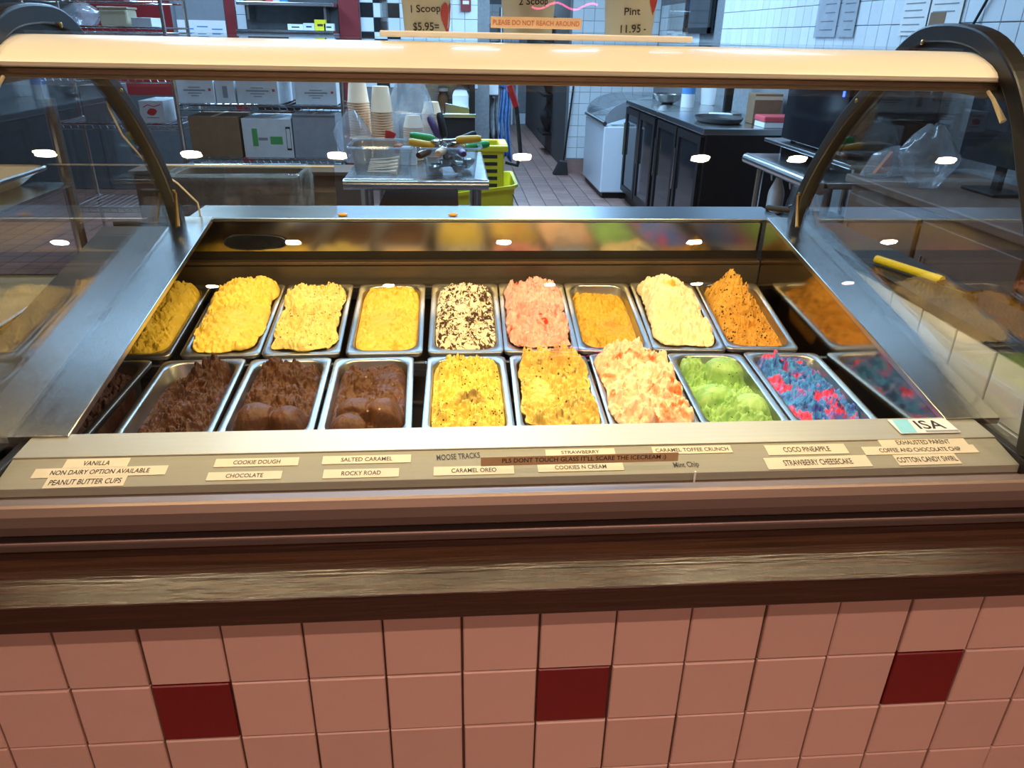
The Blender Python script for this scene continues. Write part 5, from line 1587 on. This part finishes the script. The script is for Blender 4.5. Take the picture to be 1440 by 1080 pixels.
for i, (z, s) in enumerate(((0.281, 0.30), (0.781, 0.26), (1.281, 0.24))):
    bag('rubbish_bag', ['black bag on the bottom board of the passage shelf', 'black bag on the middle board of the passage shelf', 'black bag on the upper board of the passage shelf'][i], (sxa + 0.12, 10.2, z + 0.002), 0.24, 0.4, s + 0.08, 'rubber', 20 + i, group='black bags on the passage shelf')
t = thing('soap_dispenser', 'white wall dispenser at the mouth of the passage', 'dispenser', (0.965, 7.45, 0.93))
MB().box(-0.04, 0.06, -0.05, 0.05, 0, 0.15).build('case', 'white_pl', t, bev=0.01)
MB().box(0.0, 0.03, -0.02, 0.02, -0.03, -0.001).build('spout', 'grey_wall', t)
t = thing('wall_cabinet', 'dark metal cabinet standing at the mouth of the passage', 'cabinet', (0.98, 7.75, 0))
MB().box(-0.055, 0.10, -0.15, 0.3, 0.0, 1.6).build('carcass', 'dark_wall', t, bev=0.006)
MB().box(-0.03, 0.09, -0.158, -0.1505, 0.1, 1.5).build('door', 'grey_wall', t)

# ------------------------------------------------------------------ bin with clear liner
t = thing('lined_bin', 'long taupe bin lined with clear plastic behind the case', 'bin', (-0.66, 3.62, 0))
rings = [(0.29, 0.13, 0.05, 0.0), (0.345, 0.17, 0.05, 0.735), (0.355, 0.18, 0.05, 0.74), (0.355, 0.18, 0.05, 0.755), (0.335, 0.16, 0.05, 0.755), (0.28, 0.12, 0.05, 0.02)]
vs, fs = [], []
for aa, bb, r, z in rings:
    q = rrect(aa, bb, r, 6)
    n = len(q)
    vs += [(x, y, z) for x, y in q]
for i in range(len(rings) - 1):
    for k in range(n):
        fs.append((i * n + k, i * n + (k + 1) % n, (i + 1) * n + (k + 1) % n, (i + 1) * n + k))
fs += [tuple(range(n - 1, -1, -1)), tuple((len(rings) - 1) * n + k for k in range(n))]
MB().add(vs, fs).build('tank', 'bin', t, smooth=True)
MB().box(-0.05, 0.03, -0.186, -0.183, 0.60, 0.65).build('bin_label', 'sticker', t)
vs, fs = [], []
rr_ = [(0.325, 0.15, 0.30), (0.335, 0.16, 0.74), (0.345, 0.170, 0.768), (0.366, 0.190, 0.766), (0.370, 0.196, 0.70), (0.364, 0.192, 0.50), (0.350, 0.180, 0.36)]
for j, (aa, bb, z) in enumerate(rr_):
    q = rrect(aa, bb, 0.05, 12)
    n = len(q)
    for k, (x, y) in enumerate(q):
        wv = 0.006 * math.sin(k * 1.9 + j) + 0.004 * math.sin(k * 3.7 + 2 * j)
        vs.append((x + (wv if j > 2 else 0) * (1 if x > 0 else -1), y + (wv if j > 2 else 0) * (1 if y > 0 else -1), z + wv))
for i in range(len(rr_) - 1):
    for k in range(n):
        fs.append((i * n + k, i * n + (k + 1) % n, (i + 1) * n + (k + 1) % n, (i + 1) * n + k))
MB().add(vs, fs).build('liner', 'liner', t, smooth=True)
q = rrect(0.356, 0.180, 0.05, 12)
MB().tube([(x, y, 0.768 + 0.004 * math.sin(3 * k)) for k, (x, y) in enumerate(q)] + [(q[0][0], q[0][1], 0.768)], 0.009, 6, cap=False).build('liner_fold', 'bag', t, smooth=True)
# low brown counter the bin stands against
t = thing('low_cabinet', 'low brown cabinet between the bin and the wire rack', 'cabinet', (-0.6, 4.0, 0))
bw(MB().box(-1.35, -0.02, 3.86, 4.10, 0.0, 0.70), 'carcass', 'brown_wall', t, bev=0.005)
bw(MB().box(-1.37, 0.0, 3.84, 4.12, 0.7005, 0.725), 'top', 'brown_wall', t, bev=0.004)


# ------------------------------------------------------------------ wire racks and cartons
def rack(name, label, x0, x1, y0, y1, zs, top):
    t = thing(name, label, 'rack', ((x0 + x1) / 2, (y0 + y1) / 2, 0))
    for (x, y) in ((x0, y0), (x1, y0), (x0, y1), (x1, y1)):
        bw(MB().tube([(x, y, 0), (x, y, top)], 0.0125, 8), 'post', 'steel', t, smooth=True)
    for z in zs:
        m = MB()
        for (a, b) in (((x0, y0), (x1, y0)), ((x0, y1), (x1, y1)), ((x0, y0), (x0, y1)), ((x1, y0), (x1, y1))):
            m.tube([(*a, z), (*b, z)], 0.006, 6)
            m.tube([(*a, z - 0.03), (*b, z - 0.03)], 0.004, 6)
        k = 0
        x = x0 + 0.03
        while x < x1:
            m.tube([(x, y0, z + 0.002), (x, y1, z + 0.002)], 0.003, 4)
            m.tube([(x, y0, z), (x + 0.0125, y0, z - 0.03)], 0.002, 4)
            x += 0.045
        bw(m, 'wire_shelf', 'chrome', t)
    return t


RY0, RY1 = 4.25, 4.70
ZA, ZB = 1.06, 0.735
rx0, rx1 = float(at(250, 150, 1, RY0)[0]), float(at(482, 150, 1, RY0)[0])
rack('wire_rack', 'chrome wire rack holding white cartons behind the bin', rx0, rx1, RY0, RY1, (0.30, ZB, ZA), 1.45)
sx_, sx2_ = float(at(40, 100, 1, RY0)[0]), rx0 - 0.04
rack('wire_rack', 'tall chrome wire rack with cups and a bag by the red wall', sx_, sx2_, RY0 + 0.1, RY1 + 0.1, (0.40, 0.93, 1.21, 1.49, 1.66), 2.1)


def carton(u0, u1, v0, v1, y, z, dep, label, mat='card_white', art=None, rz=0.0, h=None):
    a, b = at(u0, (v0 + v1) / 2, 1, y), at(u1, (v0 + v1) / 2, 1, y)
    hw = float(b[0] - a[0]) / 2
    hh2 = float(at((u0 + u1) / 2, v0, 1, y)[2] - at((u0 + u1) / 2, v1, 1, y)[2]) if h is None else h
    t = thing('carton', label, 'box', (float(a[0] + b[0]) / 2, y + dep / 2, z), rz=rz)
    MB().box(-hw, hw, -dep / 2, dep / 2, 0, hh2).build('carton_body', mat, t, bev=0.003)
    MB().box(-hw * 0.08, hw * 0.08, -dep / 2 - 0.0008, dep / 2, hh2 + 0.0002, hh2 + 0.0012).build('tape', 'cream_tub', t)
    fy = -dep / 2 - 0.0012
    if art == 'print':
        for k, (wf_, zf) in enumerate(((0.30, 0.62), (0.55, 0.50), (0.35, 0.40), (0.2, 0.30))):
            MB().box(-hw * wf_, hw * wf_, fy, fy + 0.001, hh2 * zf - 0.004, hh2 * zf + 0.002 + (0.003 if k == 1 else 0)).build('print_line', 'ink_grey', t)
        MB().box(hw * 0.72, hw * 0.84, fy, fy + 0.001, hh2 * 0.48, hh2 * 0.58).build('red_mark', 'ink_red', t)
    elif art == 'cherry':
        pts = [(0.030 * math.cos(k * 0.42) * (1 + 0.2 * math.sin(k * 0.84)), fy, hh2 * 0.50 + 0.022 * math.sin(k * 0.42)) for k in range(15)]
        MB().prism(pts, (0, 0.001, 0)).build('fruit_print', 'ink_red', t)
        MB().tube([(-0.05, fy, hh2 * 0.70), (-0.02, fy, hh2 * 0.82), (0.02, fy, hh2 * 0.74), (0.06, fy, hh2 * 0.84)], 0.0025, 5).build('script_print', 'ink_red', t)
        MB().box(-hw * 0.5, hw * 0.5, fy, fy + 0.001, hh2 * 0.22, hh2 * 0.26).build('print_line', 'ink_grey', t)
    elif art == 'green':
        MB().box(-hw * 0.62, -hw * 0.40, fy, fy + 0.001, hh2 * 0.3, hh2 * 0.75).build('green_print', 'ink_green', t)
        MB().box(hw * 0.10, hw * 0.60, fy, fy + 0.001, hh2 * 0.35, hh2 * 0.55).build('green_print', 'ink_green', t)
        MB().box(-hw * 0.38, 0, fy, fy + 0.001, hh2 * 0.45, hh2 * 0.52).build('print_line', 'ink_grey', t)
        for q in ((hw * 0.76, hw * 0.78, 0.2, 0.8), (hw * 0.93, hw * 0.95, 0.2, 0.8), (hw * 0.76, hw * 0.95, 0.2, 0.25), (hw * 0.76, hw * 0.95, 0.75, 0.8)):
            MB().box(q[0], q[1], fy, fy + 0.001, hh2 * q[2], hh2 * q[3]).build('box_print', 'ink', t)
    elif art == 'picture':
        MB().box(-hw * 0.25, hw * 0.25, fy, fy + 0.001, hh2 * 0.25, hh2 * 0.75).build('picture_print', 'ink_grey', t)
    return t


za = ZA + 0.0065
carton(247, 302, 117, 154, 4.28, za, 0.30, 'white printed carton with a red dot, at the post end of the wire rack', art='print')
carton(304, 331, 120, 153, 4.29, za, 0.28, 'narrow blue-white carton with a small picture on the wire rack', art='picture')
carton(336, 395, 122, 159, 4.28, za, 0.34, 'white printed carton alone between two gaps on the wire rack', art='print', rz=-0.06)
carton(416, 474, 131, 164, 4.28, za, 0.26, 'white printed carton under another carton on the wire rack', art='print', rz=0.02)
carton(402, 460, 108, 130, 4.32, za + 0.175, 0.26, 'white carton with a red script mark stacked on another carton', art='cherry')
zb = ZB + 0.0065
carton(342, 411, 178, 211, 4.27, zb, 0.36, 'white carton with green print and a square symbol on the wire rack', art='green', h=0.24)
carton(414, 474, 178, 226, 4.28, zb, 0.34, 'plain grey carton next to the green printed carton', mat='card_grey', h=0.27)
carton(268, 338, 176, 212, 4.27, zb, 0.34, 'brown cardboard box on the lower shelf of the wire rack', mat='card_brown', h=0.25)
zc_ = 0.30 + 0.0065
for i, (u0, u1, mt, lab) in enumerate(((262, 300, 'card_white', 'white carton on the bottom shelf of the wire rack, by the post'), (302, 340, 'card_grey', 'grey carton on the bottom shelf of the wire rack'), (345, 375, 'red_wall', 'maroon carton on the bottom shelf of the wire rack'), (378, 412, 'purple', 'dark violet carton on the bottom shelf of the wire rack'), (416, 470, 'card_white', 'wide white carton on the bottom shelf of the wire rack'))):
    carton(u0, u1, 210, 240, 4.28, zc_, 0.3, lab, mat=mt, h=0.36)
# tall rack
z9, z12, z15, z17 = 0.9365, 1.2165, 1.4965, 1.6665
carton(200, 234, 160, 191, 4.38, z9, 0.3, 'white carton with a red fruit emblem on the tall wire rack', art='cherry')
carton(186, 222, 116, 152, 4.38, z12, 0.3, 'dark grey carton on the tall wire rack', mat='card_grey', h=0.16)
carton(120, 160, 140, 195, 4.38, z9, 0.3, 'grey carton in the shade at the far post of the tall wire rack', mat='card_grey', h=0.22)
carton(186, 214, 30, 45, 4.40, z15, 0.2, 'flat white carton beside the beige tub', h=0.05)
carton(222, 244, 36, 46, 4.40, z15, 0.2, 'small white carton by the end post of the tall rack', h=0.05) if False else None
bag('plastic_bag', 'bulging grey plastic bag on the tall wire rack', (float(at(119, 40, 1, 4.5)[0]), 4.5, z15), 0.22, 0.2, 0.13, 'bag', 31)
x = float(at(168, 40, 1, 4.5)[0])
t = thing('beige_tub', 'beige plastic tub on the tall wire rack', 'tub', (x, 4.52, z15))
MB().box(-0.085, 0.085, -0.08, 0.08, 0, 0.095).build('tub', 'cream_tub', t, bev=0.012)
MB().box(-0.09, 0.09, -0.085, 0.085, 0.096, 0.108).build('lid', 'cream_tub', t, bev=0.004)
for i, (u, lab) in enumerate(((113, 'white paper bowl stack beside the round lid on the top rack shelf'), (131, 'white paper bowl stack in the middle of the top rack shelf'))):
    x = float(at(u, 10, 1, 4.5)[0])
    o = link('paper_cup', CUPS['large'])
    o.location = (x, 4.5, z17)
    o.scale = (1.0, 1.0, 0.8)
    tag(o, lab.replace('bowl stack', 'cup'), 'cup')
carton(160, 210, 0, 10, 4.45, z17, 0.2, 'long white carton on the top shelf of the tall rack', h=0.12)
carton(66, 96, 0, 14, 4.45, z17, 0.25, 'brown carton on the top shelf of the tall rack', mat='card_brown', h=0.15)

# ------------------------------------------------------------------ back wall things
a, b = bx(249, 7.15), bx(317, 7.15)
t = thing('whiteboard', 'whiteboard with blue writing on the grey kitchen wall', 'whiteboard', ((a + b) / 2, 7.16, 1.40))
hw = (b - a) / 2
MB().box(-hw, hw, -0.01, 0.01, 0, 0.7).build('board', 'grey_wall', t)
MB().box(-hw, hw, -0.018, -0.0105, 0.0, 0.17).build('notice_strip', 'paper', t)
for k in range(3):
    MB().box(-hw * 0.8 + k * hw * 0.6, -hw * 0.35 + k * hw * 0.6, -0.0195, -0.0185, 0.09 + 0.02 * (k % 2), 0.10 + 0.02 * (k % 2)).build('blue_writing', 'ink_blue', t)
    MB().box(-hw * 0.8 + k * hw * 0.6, -hw * 0.45 + k * hw * 0.6, -0.0195, -0.0185, 0.05, 0.058).build('blue_writing', 'ink_blue', t)
t = thing('steel_wall_shelf', 'steel wall shelf with bottles in the dark niche', 'shelf', ((bx(347) + bx(477)) / 2, 7.0, 1.70))
hw = (bx(477) - bx(347)) / 2
MB().box(-hw, hw, -0.12, 0.17, 0.0, 0.03).build('shelf_board', 'steel_x', t, bev=0.004)
for s in (-0.8, 0.8):
    MB().box(hw * s - 0.01, hw * s + 0.01, -0.08, 0.17, -0.12, -0.0005).build('bracket', 'steel', t)
for i, (u, mt, lab, h) in enumerate(((382, 'pinkred', 'pink bottle on the steel wall shelf', 0.17), (392, 'card_white', 'white bottle on the steel wall shelf', 0.15), (402, 'ink_blue', 'dark blue bottle on the steel wall shelf', 0.17))):
    t = thing('bottle', lab, 'bottle', (bx(u, 6.95), 6.95, 1.7305), group='bottles on the steel wall shelf')
    MB().lathe([(0.035, 0), (0.036, 0.01), (0.036, h * 0.75), (0.015, h * 0.9)], 14).build('body', mt, t, smooth=True)
    MB().lathe([(0.016, h * 0.9 + 0.0005), (0.016, h)], 12).build('cap', 'white_pl', t, smooth=True)
t = thing('brown_carton', 'brown carton at the end of the steel wall shelf', 'box', (bx(362, 6.95), 6.97, 1.7305))
MB().box(-0.07, 0.07, -0.07, 0.07, 0, 0.2).build('carton', 'card_brown', t, bev=0.003)
MB().box(-0.07, 0.07, -0.0715, -0.0705, 0.09, 0.11).build('tape', 'cream_tub', t)
t = thing('counter_shelf', 'grey counter below the steel wall shelf', 'counter', ((bx(347) + bx(477)) / 2, 6.98, 0.9))
MB().box(-hw, hw, -0.2, 0.18, 0.0, 0.58).build('front', 'grey_wall', t)
MB().box(-hw, hw, -0.22, 0.18, 0.5805, 0.60).build('top', 'steel_x', t)
for i, (u, mt, lab, w_, h_) in enumerate(((450, 'yellow', 'small yellow box on the grey counter', 0.05, 0.09), (434, 'card_white', 'small white box beside the yellow box', 0.05, 0.06), (415, 'card_white', 'flat white box on the grey counter', 0.07, 0.05), (462, 'card_white', 'small white box by the red pillar', 0.045, 0.06))):
    t = thing('small_box', lab, 'box', (bx(u, 6.85), 6.88, 1.5005), group='small boxes on the grey counter')
    MB().box(-w_, w_, -0.04, 0.04, 0, h_).build('box', mt, t, bev=0.002)
    MB().box(-w_ * 0.5, w_ * 0.5, -0.0415, -0.0405, h_ * 0.4, h_ * 0.6).build('print_line', 'ink', t)
a = at(655, 6, 1, 7.19)
t = thing('wall_sign', 'small dark red sign on the white tiled wall', 'sign', (a[0], 7.185, a[2] - 0.06))
MB().box(-0.05, 0.05, -0.006, 0, 0, 0.16).build('plate', 'red_wall', t)
MB().box(-0.03, 0.03, -0.0075, -0.0065, 0.06, 0.09).build('white_mark', 'white_pl', t)

# ------------------------------------------------------------------ added trays on a stand, in place of reflections in the left end glass
t = thing('added_tray_stand', 'added steel stand for the reflection trays beside the end of the display case', 'stand', (-0.60, 0.72, 0))
for (x, y) in ((-0.27, -0.28), (0.27, -0.28), (-0.27, 0.28), (0.27, 0.28)):
    MB().tube([(x, y, 0), (x, y, 1.34)], 0.011, 8).build('post', 'steel', t, smooth=True)
for z in (0.90, 1.16):
    for x in (-0.235, 0.235):
        MB().box(x - 0.045, x + 0.045, -0.28, 0.28, z - 0.006, z).build('runner', 'steel', t)
for i, (z, lab) in enumerate(((0.9005, 'cream tray with a steel rim standing in for a reflection, on the lower runners of the tray stand'), (1.1605, 'cream tray with a steel rim standing in for a reflection, on the upper runners of the tray stand'))):
    t = thing('reflection_tray', lab, 'tray', (-0.60, 0.72, z))
    vs, fs = [], []
    rings = [(0.19, 0.25, 0.03, 0.0), (0.225, 0.285, 0.04, 0.03), (0.235, 0.295, 0.045, 0.03), (0.235, 0.295, 0.045, 0.033), (0.222, 0.282, 0.04, 0.033), (0.188, 0.248, 0.03, 0.004)]
    for aa, bb, r, zz in rings:
        q = rrect(aa, bb, r, 6)
        n = len(q)
        vs += [(x, y, zz) for x, y in q]
    for k2 in range(len(rings) - 1):
        for k in range(n):
            fs.append((k2 * n + k, k2 * n + (k + 1) % n, (k2 + 1) * n + (k + 1) % n, (k2 + 1) * n + k))
    fs += [tuple(range(n - 1, -1, -1)), tuple(5 * n + k for k in range(n))]
    MB().add(vs, fs).build('tray_body', 'cream_tub', t, smooth=True)
    q = rrect(0.235, 0.295, 0.045, 6)
    MB().tube([(x, y, 0.034) for x, y in q] + [(q[0][0], q[0][1], 0.034)], 0.005, 6, cap=False).build('rim', 'steel', t, smooth=True)

# ------------------------------------------------------------------ small things on the case
pts = [at(u, v, 1, y) for u, v, y in ((148, 114, 0.80), (152, 150, 0.82), (172, 190, 0.86), (205, 228, 0.92), (250, 258, 1.00), (278, 285, 1.06), (282, 305, 1.08), (270, 317, 1.04))]
tag(MB().tube([tuple(q) for q in pts], 0.0022, 6).build('lamp_cable', 'cream_tub', smooth=True), 'thin cream cable drooping from the arch frame to the rear shelf', 'cable')
t = thing('rear_sliding_pane', 'low bronze tinted pane standing on the rear shelf', 'pane', (0.2, 1.195, 1.069))
x0, x1 = float(at(226, 240, 1, 1.19)[0]), float(at(470, 240, 1, 1.19)[0])
zt = float(at(350, 234, 1, 1.19)[2])
bw(MB().box(x0, x1, 1.188, 1.193, 1.069, zt), 'pane', 'tint_glass', t)
bw(MB().box(x0, x1, 1.187, 1.194, zt + 0.0002, zt + 0.003), 'top_edge', 'cream_tub', t)
p = at(1112, 296, 2, 1.075)
t = thing('squeegee', 'black rubber squeegee lying on the rear shelf', 'squeegee', (p[0], 1.13, 1.0685), rz=-0.5)
MB().box(-0.06, 0.06, -0.012, 0.012, 0, 0.012).build('blade', 'rubber', t, bev=0.004)
MB().tube([(0, 0, 0.012), (0.03, -0.03, 0.03)], 0.006, 8).build('handle', 'chrome', t)
for i, (u, lab) in enumerate(((482, 'ochre crumb on the rear shelf near the tinted pane'), (637, 'larger ochre crumb on the rear shelf'))):
    p = at(u, 303, 2, 1.069)
    o = MB().lathe([(0.002, 0), (0.007, 0.001), (0.008, 0.004), (0.004, 0.007)], 8, sx=1.6).build('wafer_crumb', 'yellow2', smooth=True)
    o.location = (p[0], p[1], 1.0685)
    tag(o, lab, 'crumb')
